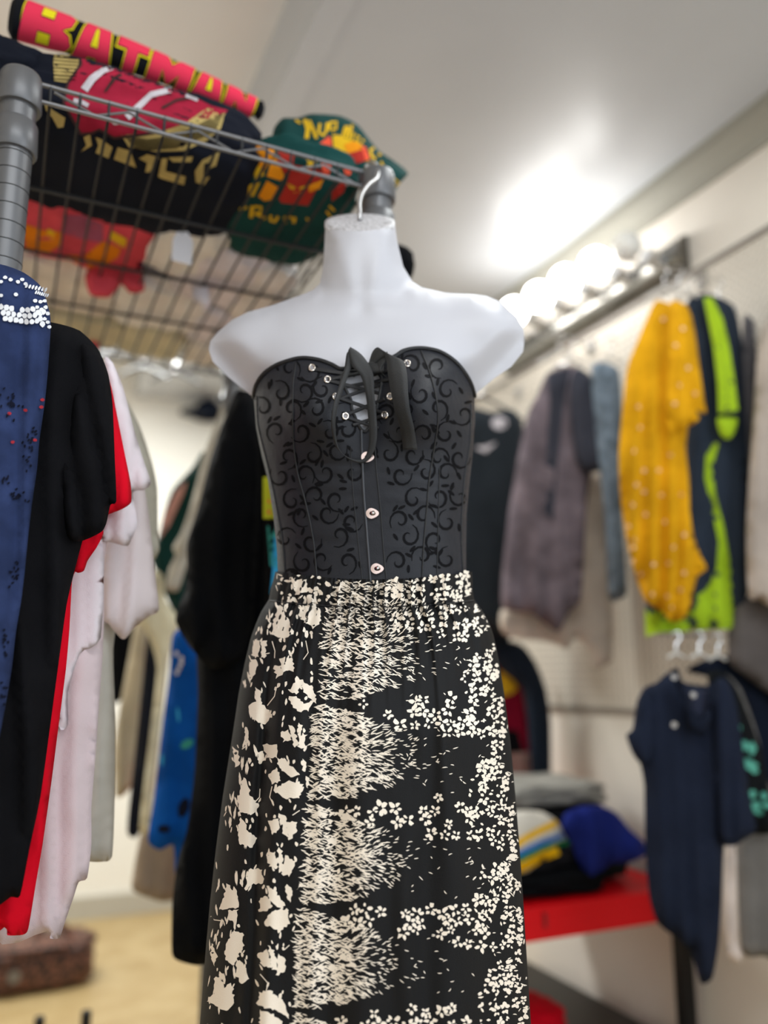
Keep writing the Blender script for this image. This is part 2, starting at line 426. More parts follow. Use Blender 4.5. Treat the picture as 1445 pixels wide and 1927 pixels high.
# rolled tee with the big pink and yellow lettering, lying on top of the black one
rt = empty('rolled_tshirt', (0.13, 1.24, 2.05), 'black t-shirt rolled up with big pink and yellow lettering, topmost on the shelf', 't-shirt')
a0 = P(38, 37, ('Y', 1.22)); a1 = P(486, 207, ('Y', 1.22))
q = MB(); N = 40; pts = []; rr = []
for i in range(N+1):
    t = i/N; p = a0.lerp(a1, t); p.z += 0.0075*math.sin(t*math.pi); pts.append(p)
    e = 1.0 if 0.01 < t < 0.985 else 0.75
    rr.append((0.0285*(1-t)+0.0150*t)*e)
q.tube(pts, rr, 32)
roll = q.build('roll', pink, rt, True)
q2 = MB(); e_ = (a1-a0).normalized(); q2.tube([a1-e_*0.001, a1+e_*0.004, a1+e_*0.009], [0.0150, 0.0165, 0.009], 24); q2.build('rolled_edge', blackc, rt, True)
q2 = MB(); q2.tube([a0+e_*0.003, a0-e_*0.006, a0-e_*0.014], [0.030, 0.0335, 0.022], 24); q2.build('rolled_edge', blackc, rt, True)
def z1(l, s=7.225, ox=0, oy=0): return [(ox+a/s, oy+b/s) for a, b in l]
z29 = lambda l: [(a/2.89, b/2.89) for a, b in l]
items = []
ax_ = (a1-a0); AL = ax_.length; ax_.normalize(); cdir = EYE-(a0+a1)/2; cdir = (cdir-ax_*cdir.dot(ax_)).normalized(); udir = cdir.cross(ax_)
if udir.z < 0: udir = -udir
def wrap(x, y, lift):      # x along the roll 0..1, y round it
    p = a0.lerp(a1, x); p.z += 0.0075*math.sin(x*math.pi); r_ = (0.0285*(1-x)+0.0150*x)+lift; an = math.radians(-78+168*y)
    return p+cdir*(r_*math.cos(an))+udir*(r_*math.sin(an))
LET = {   # strokes of each block letter as polygons in a unit cell
 'B': [[(0, 0), (.62, 0), (.92, .12), (1, .28), (.93, .44), (.78, .52), (.94, .62), (.98, .80), (.86, .95), (.60, 1), (0, 1)]],
 'A': [[(0, 0), (.34, 0), (.40, .2), (.62, .2), (.66, 0), (1, 0), (.80, 1), (.22, 1)]],
 'T': [[(.32, 0), (.68, 0), (.68, .62), (1, .62), (1, 1), (0, 1), (0, .62), (.32, .62)]],
 'M': [[(0, 0), (.30, 0), (.30, .5), (.5, .12), (.70, .5), (.70, 0), (1, 0), (1, 1), (.72, 1), (.5, .62), (.28, 1), (0, 1)]],
 'N': [[(0, 0), (.32, 0), (.32, .48), (.66, 0), (1, 0), (1, 1), (.68, 1), (.68, .52), (.34, 1), (0, 1)]]}
HOLES = {'B': [[(.34, .18), (.58, .18), (.58, .38), (.34, .38)], [(.34, .64), (.58, .64), (.58, .82), (.34, .82)]], 'A': [[(.42, .42), (.60, .42), (.53, .78), (.47, .78)]]}
CELLS = [('B', .012, .205), ('A', .215, .365), ('T', .375, .500), ('M', .515, .690), ('A', .700, .835), ('N', .845, .975)]
rv = []; rf = []; rm = []
def grow(poly, gx, gy):
    cx_ = sum(p[0] for p in poly)/len(poly); cy_ = sum(p[1] for p in poly)/len(poly); out = []; n_ = len(poly)
    ar = sum(poly[i][0]*poly[(i+1) % n_][1]-poly[(i+1) % n_][0]*poly[i][1] for i in range(n_)); sg = 1 if ar > 0 else -1
    for i in range(n_):
        a, b_, c = Vector(poly[i-1]), Vector(poly[i]), Vector(poly[(i+1) % n_]); e1 = (b_-a).normalized(); e2 = (c-b_).normalized()
        n1 = Vector((e1.y, -e1.x))*sg; n2 = Vector((e2.y, -e2.x))*sg; nn = (n1+n2); nn = nn/max(.6, nn.length**2/2) if nn.length > .01 else n1
        out.append((b_.x+nn.x*gx, b_.y+nn.y*gy))
    return out
for ch, x0, x1 in CELLS:
    w_ = x1-x0
    def put(poly, layer, mi):
        pl_ = [((x0+(px_+0.10*(py_-.5))*w_)*400, (-.02+1.04*py_)*60) for px_, py_ in poly]
        v2, f2 = tess(pl_, 5)
        b_ = len(rv)
        for x, y in v2: rv.append(wrap(min(1.0, max(-.004, x/400)), y/60, 0.0005*layer))
        for f in f2: rf.append(tuple(i+b_ for i in f)); rm.append(mi)
    for poly in LET[ch]:
        put(grow(poly, .0105/w_, .085), 1, 0); put(grow(poly, .0075/w_, .060), 2, 1); put(grow(poly, .0022/w_, .022), 3, 0); put(poly, 4, 2)
    for h_ in HOLES.get(ch, []):
        put(grow(h_, .0015/w_, .015), 5, 0); put(h_, 6, 1)
mesh_obj('lettering', rv, rf, [blk, yel, pink], roll, True, rm)
roll.data.materials[0] = blackc

# black tee with red mouth print
bt = softbox('folded_tshirt', (0.120, 1.285, 1.962), (0.205, 0.155, 0.062), navyb, None, 4.5, 0.035, 3, 0.0, 22, 2.2)
meta(bt, 'black folded t-shirt with red tongue print and gold letters, under the rolled one', 't-shirt')
items = [(z29([(300, 255), (400, 260), (430, 300), (425, 370), (360, 450), (295, 440), (290, 340)]), gold, 1)]
for k in range(9): items.append((stripe(z29([(292, 268+k*20), (430-abs(k-4)*5, 282+k*19)]), 1.6), blk, 2))
items.append((z29([(430, 275), (470, 285), (640, 330), (760, 375), (900, 440), (1040, 520), (1150, 575), (1240, 600), (1180, 650), (1060, 640), (980, 680), (880, 715), (760, 730), (620, 745), (540, 700), (500, 720), (440, 725), (395, 640), (340, 560), (370, 440), (440, 350)]), redp, 1))
items.append((stripe(z29([(440, 280), (440, 350), (370, 450), (345, 560), (395, 650), (440, 730)]), 5), brownp, 2))
items.append((stripe(z29([(440, 730), (500, 725), (540, 705), (620, 750), (760, 735), (900, 712)]), 5), brownp, 2))
items.append((stripe(z29([(458, 490), (500, 430), (560, 385), (640, 362)]), [15, 14, 11, 6]), whitep, 3))
items.append((stripe(z29([(400, 545), (450, 560), (480, 575)]), 8), whitep, 3))
items.append((stripe(z29([(690, 640), (760, 575), (820, 515), (930, 490)]), [13, 12, 11, 10]), whitep, 3))
items.append((stripe(z29([(1010, 520), (1075, 545)]), 6), whitep, 3)); items.append((ell(630/2.89, 662/2.89, 8, 6), whitep, 3)); items.append((ell(775/2.89, 408/2.89, 6, 3, rot=.3), whitep, 3))
items.append((stripe(z29([(570, 500), (620, 430), (700, 380)]), [4, 7, 5]), brownp, 3)); items.append((stripe(z29([(880, 590), (960, 545), (1040, 530)]), 5), brownp, 3))
items.append((z29([(1130, 585), (1225, 615), (1200, 700), (1120, 770), (1000, 820), (850, 825), (700, 800), (660, 735), (860, 720), (1000, 675)]), gold, 1))
for k in range(8): items.append((stripe(z29([(680+k*8, 742+k*10), (800, 760+k*8), (960, 740+k*9), (1060, 690+k*10), (1215-k*6, 615+k*14)]), 1.7), blk, 2))
gl = [
 [(240, 560), (290, 600), (355, 640), (345, 690), (315, 695), (285, 640), (250, 600)],
 [(455, 745), (490, 730), (500, 790), (440, 825), (470, 790)],
 [(520, 745), (550, 755), (612, 800), (590, 860), (520, 830), (535, 790)],
 [(640, 800), (710, 820), (740, 910), (620, 865)],
 [(755, 860), (800, 838), (865, 855), (815, 935), (790, 935), (800, 885)],
 [(880, 860), (910, 860), (900, 930), (1010, 960), (1000, 1005), (880, 970), (860, 960)], [(915, 855), (1050, 850), (1040, 880), (940, 880)],
 [(1060, 930), (1100, 870), (1195, 825), (1175, 900), (1130, 920), (1150, 880), (1110, 890), (1105, 970), (1140, 960), (1110, 1005), (1065, 990)],
]
for g in gl: items.append((z29(g), gold, 2))
decals(bt, items, 0.0008, 7)
# slack black shoulder of that tee beside the post
o = softbox('sleeve', (-0.10, 1.20, 1.985), (0.10, 0.07, 0.035), navyb, bt, 3, 0.08, 9, 0, 12)

# dark green tee
green = cloth_mat('dark_green_cotton', (28, 68, 66), 0.15)
gt = empty('draped_tshirt', (0.45, 1.2, SZ), 'dark green t-shirt with yellow script and orange print, right end of the shelf', 't-shirt')
up_ = cloth('upper_fold', [(512, 262), (516, 240), (532, 222), (560, 222), (585, 214), (640, 218), (672, 234), (695, 262), (715, 285), (745, 305), (768, 326), (750, 348), (735, 378), (722, 402), (712, 395), (700, 340), (640, 330), (560, 310), (515, 300)], ('Y', 1.21), 0.035, green, gt, 10, (0.006, 70), 0.04, 3)
orange = cloth_mat('orange_print', (236, 150, 30), 0.1); yor = cloth_mat('amber_print', (226, 182, 40), 0.1); rdp = cloth_mat('red_orange_print', (176, 52, 44), 0.12); crl = cloth_mat('coral_print', (232, 88, 62), 0.1)
greyp = cloth_mat('grey_lining', (150, 145, 145)); redlin = cloth_mat('red_edge', (150, 24, 40))
z40 = lambda l: [(430+a/4.014, 190+b/4.014) for a, b in l]
items = [(z40([(680, 330), (760, 262), (780, 300), (775, 400), (680, 385)]), crl, 1), (z40([(785, 262), (820, 255), (900, 285), (1000, 320), (1050, 380), (1060, 450), (900, 470), (800, 440)]), yor, 1),
 (z40([(870, 330), (940, 305), (1000, 330), (1010, 380), (900, 400)]), orange, 2), (z40([(900, 400), (1000, 370), (1060, 440), (980, 470), (900, 460)]), rdp, 3), (z40([(1000, 340), (1035, 350), (1065, 440), (1030, 450)]), crl, 4),
 (z40([(1180, 640), (1260, 690), (1170, 790)]), greyp, 1), (stripe(z40([(1320, 600), (1250, 720), (1160, 860)]), 5), redlin, 2)]
S = lambda p, w=4: items.append((stripe(z40(p), w), yor, 2))
S([(505, 145), (545, 170)], 4)                                     # opening quote
S([(575, 140), (600, 210), (590, 285)], 8); S([(610, 150), (640, 220), (665, 285)], 6); S([(600, 215), (640, 190)], 5)     # R
S([(690, 170), (680, 240), (715, 262), (735, 230), (745, 165)], 5)   # u
S([(765, 165), (815, 160), (810, 210), (780, 215)], 5); S([(765, 165), (760, 225)], 5); S([(790, 235), (795, 245)], 4)   # n
S([(885, 190), (860, 270)], 5); S([(905, 190), (885, 275)], 5); S([(865, 215), (925, 225)], 4); S([(935, 180), (905, 285)], 5); S([(920, 245), (945, 240), (930, 295)], 4)
S([(960, 260), (990, 275), (960, 300), (985, 310)], 4); S([(1010, 290), (1020, 310)], 4)
S([(1100, 355), (1070, 370), (1080, 420), (1110, 440)], 5); S([(1130, 400), (1150, 410)], 5); S([(1150, 460), (1190, 540)], 4); S([(1180, 530), (1240, 560), (1200, 600)], 3); S([(1240, 580), (1290, 620), (1240, 650)], 3)
decals(up_, items, 0.0008, 6)
lo = softbox('lower_fold', (0.395, 1.285, 1.945), (0.10, 0.16, 0.046), green, gt, 3.6, 0.035, 5, 0, 20, 2.2)
items = []
for p, m_ in (([(85, 310), (130, 320), (140, 380), (110, 440), (80, 440)], yor), ([(130, 350), (215, 320), (250, 420), (270, 560), (200, 590), (140, 550), (115, 440)], yor), ([(215, 320), (350, 345), (340, 420), (260, 540), (205, 440)], orange),
 ([(330, 440), (360, 430), (430, 580), (390, 600), (290, 570)], orange), ([(360, 400), (400, 370), (500, 410), (480, 520), (440, 560), (370, 500)], rdp), ([(480, 480), (600, 500), (720, 520), (700, 600), (600, 790), (400, 770), (380, 740), (440, 620)], rdp),
 ([(590, 440), (620, 460), (690, 440), (640, 480), (600, 550)], yor), ([(70, 710), (130, 640), (240, 615), (190, 720)], yor), ([(225, 720), (290, 600), (375, 650), (350, 740), (270, 755)], orange),
 ([(440, 620), (510, 650), (590, 640), (570, 690), (480, 690)], yor), ([(600, 640), (720, 590), (690, 660), (610, 690)], orange), ([(780, 690), (860, 600), (900, 590), (870, 690), (780, 760)], rdp), ([(880, 600), (910, 600), (905, 640), (880, 640)], whitep), ([(700, 470), (780, 470), (760, 560), (720, 580)], crl), ([(860, 480), (930, 500), (920, 560), (880, 560)], crl)):
    items.append((z40(p), m_, 1 if m_ is not orange else 2))
S = lambda p, w=4: items.append((stripe(z40(p), w), yor, 3))
S([(85, 820), (140, 800)], 5); S([(180, 790), (170, 880)], 7); S([(195, 795), (250, 800), (240, 840), (195, 850)], 5); S([(215, 850), (280, 885)], 6)
S([(320, 860), (315, 900), (350, 910), (375, 870)], 5); S([(430, 870), (425, 920)], 6); S([(500, 875), (490, 920)], 6); S([(450, 875), (480, 880)], 4); S([(590, 880), (600, 900)], 4); S([(760, 790), (800, 830)], 4); S([(740, 830), (770, 870)], 4)
decals(lo, items, 0.0008, 7)

# further folded clothes lying on the wire deck, seen from below
coral = cloth_mat('coral_red_cotton', (214, 78, 92), 0.15, 14); offw = cloth_mat('off_white_cotton', (228, 224, 224), 0.12, 10); lilac = cloth_mat('pale_grey_cotton', (222, 217, 226), 0.16, 14)
beige = cloth_mat('beige_cotton', (232, 224, 216), 0.14, 12); khaki = cloth_mat('khaki_cotton', (206, 198, 170), 0.14, 12); cream = cloth_mat('cream_cotton', (240, 238, 236), 0.1, 10); blueT = cloth_mat('royal_blue_cotton', (24, 70, 130), 0.1)
rs = softbox('folded_tshirt', (0.065, 1.475, 1.945), (0.125, 0.125, 0.044), coral, None, 4, 0.09, 11, 0.15, 18, 2.4)
meta(rs, 'coral red folded t-shirt with orange print, on the wire deck beside the left post', 't-shirt')
prp = cloth_mat('mauve_print', (160, 84, 110)); ogp = cloth_mat('tangerine_print', (226, 130, 24))
items = [(z29([(130, 1215), (230, 1250), (330, 1260), (330, 1330), (230, 1395), (140, 1370)]), ogp, 1), (z29([(340, 1170), (450, 1170), (560, 1220), (560, 1320), (450, 1300), (350, 1270)]), prp, 1),
 (z29([(460, 1390), (560, 1310), (660, 1350), (640, 1400), (560, 1445), (560, 1500), (480, 1480)]), ogp, 2), (z29([(600, 1250), (690, 1300), (680, 1350), (600, 1300)]), yor, 2), (z29([(250, 1380), (430, 1390), (430, 1430), (260, 1420)]), ogp, 2), (z29([(260, 1240), (300, 1260), (290, 1300), (255, 1290)]), yor, 2)]
decals(rs, items, 0.001, 8)
FO = [
 ('folded_tshirt', (0.25, 1.46, 1.935), (0.07, 0.10, 0.034), cream, 'cream folded t-shirt lying on the wire deck just right of the coral red one', 12),
 ('folded_tshirt', (0.195, 1.56, 1.975), (0.13, 0.16, 0.030), blueT, 'royal blue folded garment peeping out above the cream shirt on the shelf', 14),
 ('folded_tshirt', (0.335, 1.545, 1.934), (0.085, 0.12, 0.034), lilac, 'pale grey folded t-shirt behind the dark green one on the shelf', 15),
 ('folded_tshirt', (0.430, 1.575, 1.932), (0.055, 0.13, 0.032), offw, 'off-white folded shirt at the right edge of the wire deck', 16),
 ('folded_trousers', (0.060, 1.71, 1.940), (0.105, 0.115, 0.040), beige, 'beige folded trousers on the deck behind the coral red t-shirt', 17),
 ('folded_trousers', (0.245, 1.73, 1.942), (0.10, 0.115, 0.042), cream, 'crumpled cream trousers in the middle of the wire deck', 18),
 ('folded_trousers', (0.410, 1.775, 1.938), (0.085, 0.095, 0.038), lilac, 'light grey folded trousers at the right rear of the wire deck', 19),
 ('folded_trousers', (0.080, 1.92, 1.938), (0.115, 0.085, 0.040), khaki, 'khaki folded trousers at the left rear of the wire deck', 20),
 ('folded_trousers', (0.260, 1.93, 1.938), (0.075, 0.085, 0.038), khaki, 'khaki folded trousers at the rear of the deck, right of the other khaki pair', 21),
 ('folded_tshirt', (0.415, 1.945, 1.938), (0.07, 0.07, 0.038), beige, 'beige folded t-shirt in the far right corner of the wire deck', 22)]
for nm, c, s, m_, lab, sd in FO: meta(softbox(nm, c, s, m_, None, 4.5, 0.06, sd, random.uniform(-.1, .1), 14, 3), lab, 'trousers' if 'trous' in nm else 't-shirt', 'folded clothes on the wire shelf')
# bits hanging through the deck: red sleeve, cream sleeve, grey sleeve
o = cloth('hanging_sleeve', [(205, 455), (235, 470), (262, 480), (272, 545), (245, 552), (228, 535), (205, 560), (170, 555), (160, 520), (180, 480)], ('Y', 1.60), 0.012, coral, None, 12, (0.004, 30), seed=2)
meta(o, 'coral red sleeve hanging down below the wire deck', 'sleeve')
o = cloth('hanging_sleeve', [(365, 420), (400, 415), (418, 430), (410, 470), (398, 530), (395, 580), (368, 570), (358, 520), (370, 470)], ('Y', 1.56), 0.012, lilac, None, 12, (0.005, 24), seed=4)
meta(o, 'pale grey sleeve hanging limply below the wire deck beside the paper tag', 'sleeve')
o = cloth('hanging_sleeve', [(162, 560), (188, 558), (190, 620), (178, 690), (160, 700), (165, 630)], ('Y', 1.95), 0.008, coral, None, 12, (0.003, 20), seed=6)
meta(o, 'narrow coral red strap dangling at the back of the wire shelf', 'strap')
# price tag
tg = empty('price_tag', (0.2, 1.3, 1.8), 'white paper price tag hanging from the wire deck', 'tag')
tp = ('Y', 1.34)
pts = [(325, 452), (333, 436), (353, 436), (364, 455), (360, 499), (323, 489)]
vs = [P(a, b, tp) for a, b in pts]+[P(a, b, tp, -0.0008) for a, b in pts]
mesh_obj('card', vs, [(5, 4, 3, 2, 1, 0), tuple(range(6, 12))]+[(i, (i+1) % 6, 6+(i+1) % 6, 6+i) for i in range(6)], mat('white_card', (225, 222, 226), 0.6), tg, False)
q = MB(); q.tube([P(343, 440, tp, 0.001), P(338, 420, tp), P(345, 402, ('Y', 1.318))], 0.0009, 6); q.build('string', mat('black_thread', (30, 28, 30), 0.8), tg)

# ------------------------------------------------------------------ the hanging torso form
MP = 1.10
def interp(tab, y):
    if y <= tab[0][0]: return tab[0][1:]
    for a, b in zip(tab, tab[1:]):
        if y <= b[0]:
            t = (y-a[0])/(b[0]-a[0]); t = t
            return tuple(a[i]+(b[i]-a[i])*t for i in range(1, len(a)))
    return tab[-1][1:]
TORSO = [(540, 520, 850, .030), (570, 470, 900, .045), (620, 462, 905, .062), (700, 468, 900, .085), (746, 477, 893, .092), (807, 482, 894, .095), (860, 493, 889, .093), (903, 504, 884, .090), (968, 514, 878, .086), (1034, 521, 877, .085), (1085, 525, 876, .086), (1140, 515, 885, .09)]
NECK = [(400, 611, 742, .046), (424, 611, 742, .046), (489, 608, 753, .048), (533, 602, 772, .046), (560, 598, 780, .036), (600, 590, 790, .015), (640, 590, 790, .0)]
BODY = [(612, 428), (611, 450), (609, 489), (602, 533), (590, 545), (567, 555), (511, 575), (467, 587), (437, 602), (410, 625), (396, 642), (393, 658), (400, 680), (430, 710), (477, 748),
        (492, 790), (506, 860), (522, 903), (535, 968), (545, 1034), (550, 1110), (852, 1110), (852, 1034), (856, 968), (862, 903), (870, 860), (880, 800), (892, 744),
        (930, 712), (962, 690), (984, 662), (987, 640), (985, 620), (973, 597), (942, 568), (915, 557), (894, 554), (838, 551), (794, 541), (776, 530), (759, 502), (748, 458), (743, 424),
        (725, 431), (700, 434), (677, 435), (650, 434), (628, 432)]
KM = mpp(('D', MP), 800)
CUTL = ((393, 650), (477, 748)); CUTR = ((987, 640), (892, 744))
def linedist(x, y, l):
    (ax, ay), (bx, by) = l; dx, dy = bx-ax, by-ay; L = math.hypot(dx, dy)
    return abs((x-ax)*dy-(y-ay)*dx)/L
def gz(x, y, cx, cy, sx, sy): return math.exp(-((x-cx)/sx)**2-((y-cy)/sy)**2)
def segd(x, y, a, b): return pdist(x, y, [a, b], False)
def torso_h(x, y):
    l, r, D = interp(TORSO, y); c = (l+r)/2; w_ = (r-l)/2; u = min(1, abs(x-c)/w_)
    return D*(max(0, 1-u**2.4))**0.5
def bust(x, y):
    return 0.040*gz(x, y, 586, 765, 66, 72)+0.040*gz(x, y, 800, 755, 66, 72)-0.012*gz(x, y, 692, 740, 26, 90)
def body_h(x, y):
    d = pdist(x, y, BODY)*KM
    if y > 1000: d = max(d, 0.03)
    R = 0.048; e = 1-min(1, d/R); A = 0.044*math.sqrt(max(0, 1-e*e))
    l, r, D = interp(NECK, y); c = (l+r)/2; w_ = (r-l)/2; u = abs(x-c)/w_
    Nk = D*math.sqrt(max(0, 1-min(1, u)**2)) if D > 0 else 0
    topd = min([segd(x, y, a, b) for a, b in (((590, 545), (511, 575)), ((511, 575), (437, 602)), ((776, 530), (838, 551)), ((838, 551), (942, 568)))])*KM
    R2 = 0.075; e = 1-min(1, topd/R2); s = math.sqrt(max(0, 1-e*e)) if y > 535 else 0
    if 590 < x < 790 and y > 535: s = max(s, min(1, max(0, (y-540)/110)))
    T = torso_h(x, y)*s
    if y < 440 or (y < 470 and 600 < x < 755): A = min(A, Nk)
    if y < 560 and 602 < x < 772: A = 0
    h = (A**5+Nk**5+T**5+1e-12)**0.2
    if y > 850: h -= 0.006
    if y > 640: h += bust(x, y)*min(1, max(0, (y-600)/60))
    # collar bones, throat notch, neck cords
    h += 0.0045*math.exp(-(segd(x, y, (545, 604), (662, 578))/11)**2)*(1 if y > 560 else .3)
    h += 0.0045*math.exp(-(segd(x, y, (700, 576), (830, 570))/11)**2)
    h -= 0.0050*gz(x, y, 681, 574, 13, 16)
    h += 0.0040*math.exp(-(segd(x, y, (632, 450), (668, 560))/12)**2)
    h += 0.0045*math.exp(-(segd(x, y, (728, 452), (694, 560))/12)**2)
    h -= 0.0025*math.exp(-(segd(x, y, (680, 455), (682, 545))/10)**2)
    for L, side in ((CUTL, -1), (CUTR, 1)):
        if 620 < y < 760 and ((side < 0 and x < 520) or (side > 0 and x > 850)):
            h = min(h, linedist(x, y, L)*KM*1.15)
    return h
formm = mat('white_moulded_plastic', (196, 196, 203), 0.42, 0, 0.04, 40, spec=0.4)
mq = empty('hanging_torso_form', (0.44, 1.0, 1.25), 'white plastic female torso form hanging by a metal hook from the wire shelf', 'mannequin')
mv, mf = tess(BODY, 9)
hs = [body_h(x, y) for x, y in mv]
adj = [set() for _ in mv]
for f in mf:
    for i in range(len(f)): adj[f[i]].add(f[(i+1) % len(f)]); adj[f[(i+1) % len(f)]].add(f[i])
bd = [pdist(x, y, BODY) < 0.6 for x, y in mv]
for it in range(3):
    hs = [hs[i] if bd[i] or mv[i][1] < 445 else 0.45*hs[i]+0.55*sum(hs[j] for j in adj[i])/max(1, len(adj[i])) for i in range(len(mv))]
def fl(f, V):
    ar = (V[f[1]][0]-V[f[0]][0])*(V[f[2]][1]-V[f[0]][1])-(V[f[1]][1]-V[f[0]][1])*(V[f[2]][0]-V[f[0]][0])
    return tuple(f) if ar < 0 else tuple(f)[::-1]
n = len(mv); vs = [P(x, y, ('D', MP), h) for (x, y), h in zip(mv, hs)]+[P(x, y, ('D', MP), -max(0, min(h, .09)*0.75)) for (x, y), h in zip(mv, hs)]
fs = []
for f in mf: g = fl(f, mv); fs += [g, tuple(i+n for i in g[::-1])]
body = mesh_obj('torso_shell', vs, fs, formm, mq)
bm = bmesh.new(); bm.from_mesh(body.data); bmesh.ops.remove_doubles(bm, verts=bm.verts, dist=0.0001); bm.to_mesh(body.data); bm.free()
# neck cap: a forward-tilted disc with a scratched pattern
capm = bpy.data.materials.new('embossed_cap'); capm.use_nodes = True; nt = capm.node_tree; b = nt.nodes['Principled BSDF']
b.inputs['Base Color'].default_value = (*lin((206, 204, 206)), 1); b.inputs['Roughness'].default_value = 0.5
tc = nt.nodes.new('ShaderNodeTexCoord'); vo = nt.nodes.new('ShaderNodeTexVoronoi'); vo.inputs['Scale'].default_value = 130; vo.feature = 'DISTANCE_TO_EDGE'
bp = nt.nodes.new('ShaderNodeBump'); bp.inputs['Strength'].default_value = 0.9; bp.inputs['Distance'].default_value = 0.002
vo.inputs['Scale'].default_value = 110; rp_ = nt.nodes.new('ShaderNodeValToRGB'); rp_.color_ramp.elements[0].color = (*lin((150, 148, 150)), 1); rp_.color_ramp.elements[1].color = (*lin((206, 204, 208)), 1); rp_.color_ramp.elements[1].position = 0.12; nt.links.new(vo.outputs['Distance'], rp_.inputs[0]); nt.links.new(rp_.outputs[0], b.inputs['Base Color'])
nt.links.new(tc.outputs['Object'], vo.inputs['Vector']); nt.links.new(vo.outputs['Distance'], bp.inputs['Height']); nt.links.new(bp.outputs[0], b.inputs['Normal'])
vs = []; fs = []
NR, NA = 8, 48
for i in range(NR+1):
    r_ = i/NR
    for k in range(NA):
        a = 2*math.pi*k/NA; x = 677+66*r_*math.cos(a); y = 418+16.5*r_*math.sin(a)
        off = 0.046*r_*math.sin(a)
        vs.append(P(x, y-2.0*(1-r_**2), ('D', MP), off))
for i in range(NR):
    for k in range(NA): fs.append((i*NA+k, i*NA+(k+1) % NA, (i+1)*NA+(k+1) % NA, (i+1)*NA+k))
# side wall under the cap rim, continuing down behind the neck
b0 = NR*NA; base_i = len(vs)
for k in range(NA):
    a = 2*math.pi*k/NA; x = 677+66.5*math.cos(a); y = 418+16.5*math.sin(a)+9
    vs.append(P(x, y, ('D', MP), 0.046*math.sin(a)))
for k in range(NA): fs.append((b0+k, b0+(k+1) % NA, base_i+(k+1) % NA, base_i+k))
mesh_obj('neck_cap', vs, fs, capm, mq)
q = MB()
hk = [(677, 414, 1.10), (677, 402, 1.10), (676, 384, 1.105), (681, 365, 1.115), (694, 347, 1.135), (707, 337, 1.155), (711, 325, 1.175), (709, 313, 1.19), (702, 306, 1.205), (693, 308, 1.22), (689, 316, 1.222)]
q.tube(crom([P(a, b_, ('D', d)) for a, b_, d in hk], 5, False), 0.0034, 12); q.build('hook', mat('satin_steel', (190, 190, 192), 0.3, 0.8), mq, True)

# ------------------------------------------------------------------ corset
blackS = bpy.data.materials.new('black_brocade_satin'); blackS.use_nodes = True; nt = blackS.node_tree; b = nt.nodes['Principled BSDF']
b.inputs['Base Color'].default_value = (0.011, 0.012, 0.017, 1); b.inputs['Roughness'].default_value = 0.5; b.inputs['Specular IOR Level'].default_value = 0.3
b.inputs['Sheen Weight'].default_value = 0.10; b.inputs['Sheen Tint'].default_value = (0.5, 0.55, 0.7, 1); b.inputs['Sheen Roughness'].default_value = 0.5
tc = nt.nodes.new('ShaderNodeTexCoord')
n1 = nt.nodes.new('ShaderNodeTexNoise'); n1.inputs['Scale'].default_value = 18; n1.inputs['Detail'].default_value = 3
n2 = nt.nodes.new('ShaderNodeTexNoise'); n2.inputs['Scale'].default_value = 900
b1 = nt.nodes.new('ShaderNodeBump'); b1.inputs['Strength'].default_value = 0.5; b1.inputs['Distance'].default_value = 0.006
b2 = nt.nodes.new('ShaderNodeBump'); b2.inputs['Strength'].default_value = 0.3; b2.inputs['Distance'].default_value = 0.001
L = nt.links.new
L(tc.outputs['Object'], n1.inputs['Vector']); L(tc.outputs['Object'], n2.inputs['Vector']); L(n1.outputs[0], b1.inputs['Height']); L(n2.outputs[0], b2.inputs['Height']); L(b1.outputs[0], b2.inputs['Normal']); L(b2.outputs[0], b.inputs['Normal'])
scroll = mat('raised_scroll_satin', (15, 15, 18), 0.65, 0, 0.3, 600, spec=0.08)
bind = mat('black_binding', (22, 23, 27), 0.6, 0, 0.3, 500)
ribm = mat('black_ribbon', (15, 17, 20), 0.62, 0, 0.3, 900, sheen=0.1)
TOPC = [(477, 746), (481, 727), (492, 708), (508, 694), (530, 683), (565, 674), (598, 677), (624, 686), (640, 694), (660, 692), (700, 686), (740, 672), (758, 661), (778, 656), (802, 656), (830, 663), (858, 682), (878, 707), (888, 727), (893, 745)]
RSIDE = [(894, 794), (889, 860), (884, 903), (878, 968), (877, 1034), (877, 1105)]
LSIDE = [(524, 1105), (521, 1034), (514, 968), (504, 903), (493, 860), (482, 807)]
HOLE = [(640, 712), (652, 700), (676, 698), (704, 697), (718, 712), (716, 735), (710, 765), (702, 790), (694, 806), (685, 812), (676, 803), (668, 785), (662, 770), (660, 752), (650, 732)]
CP = TOPC+RSIDE+LSIDE
def corset_h(x, y):
    h = torso_h(x, y)
    if y < 700: h = h*1.0
    h += bust(x, y)
    for yc, a in ((884, .0015), (905, .0012), (940, .0014), (990, .0010), (1030, .0012)):
        h += a*math.sin((x-700)/60)*math.exp(-((y-yc-(x-780)*0.06)/7)**2)
    return h+0.006
cs = empty('corset', (0.44, 1.0, 1.25), 'black brocade strapless corset laced over the bust on the white torso form', 'corset')
cv, cf = tess(CP, 6, [HOLE])
vs = [P(x, y, ('D', MP), corset_h(x, y)) for x, y in cv]; fs = [fl(f, cv) for f in cf]
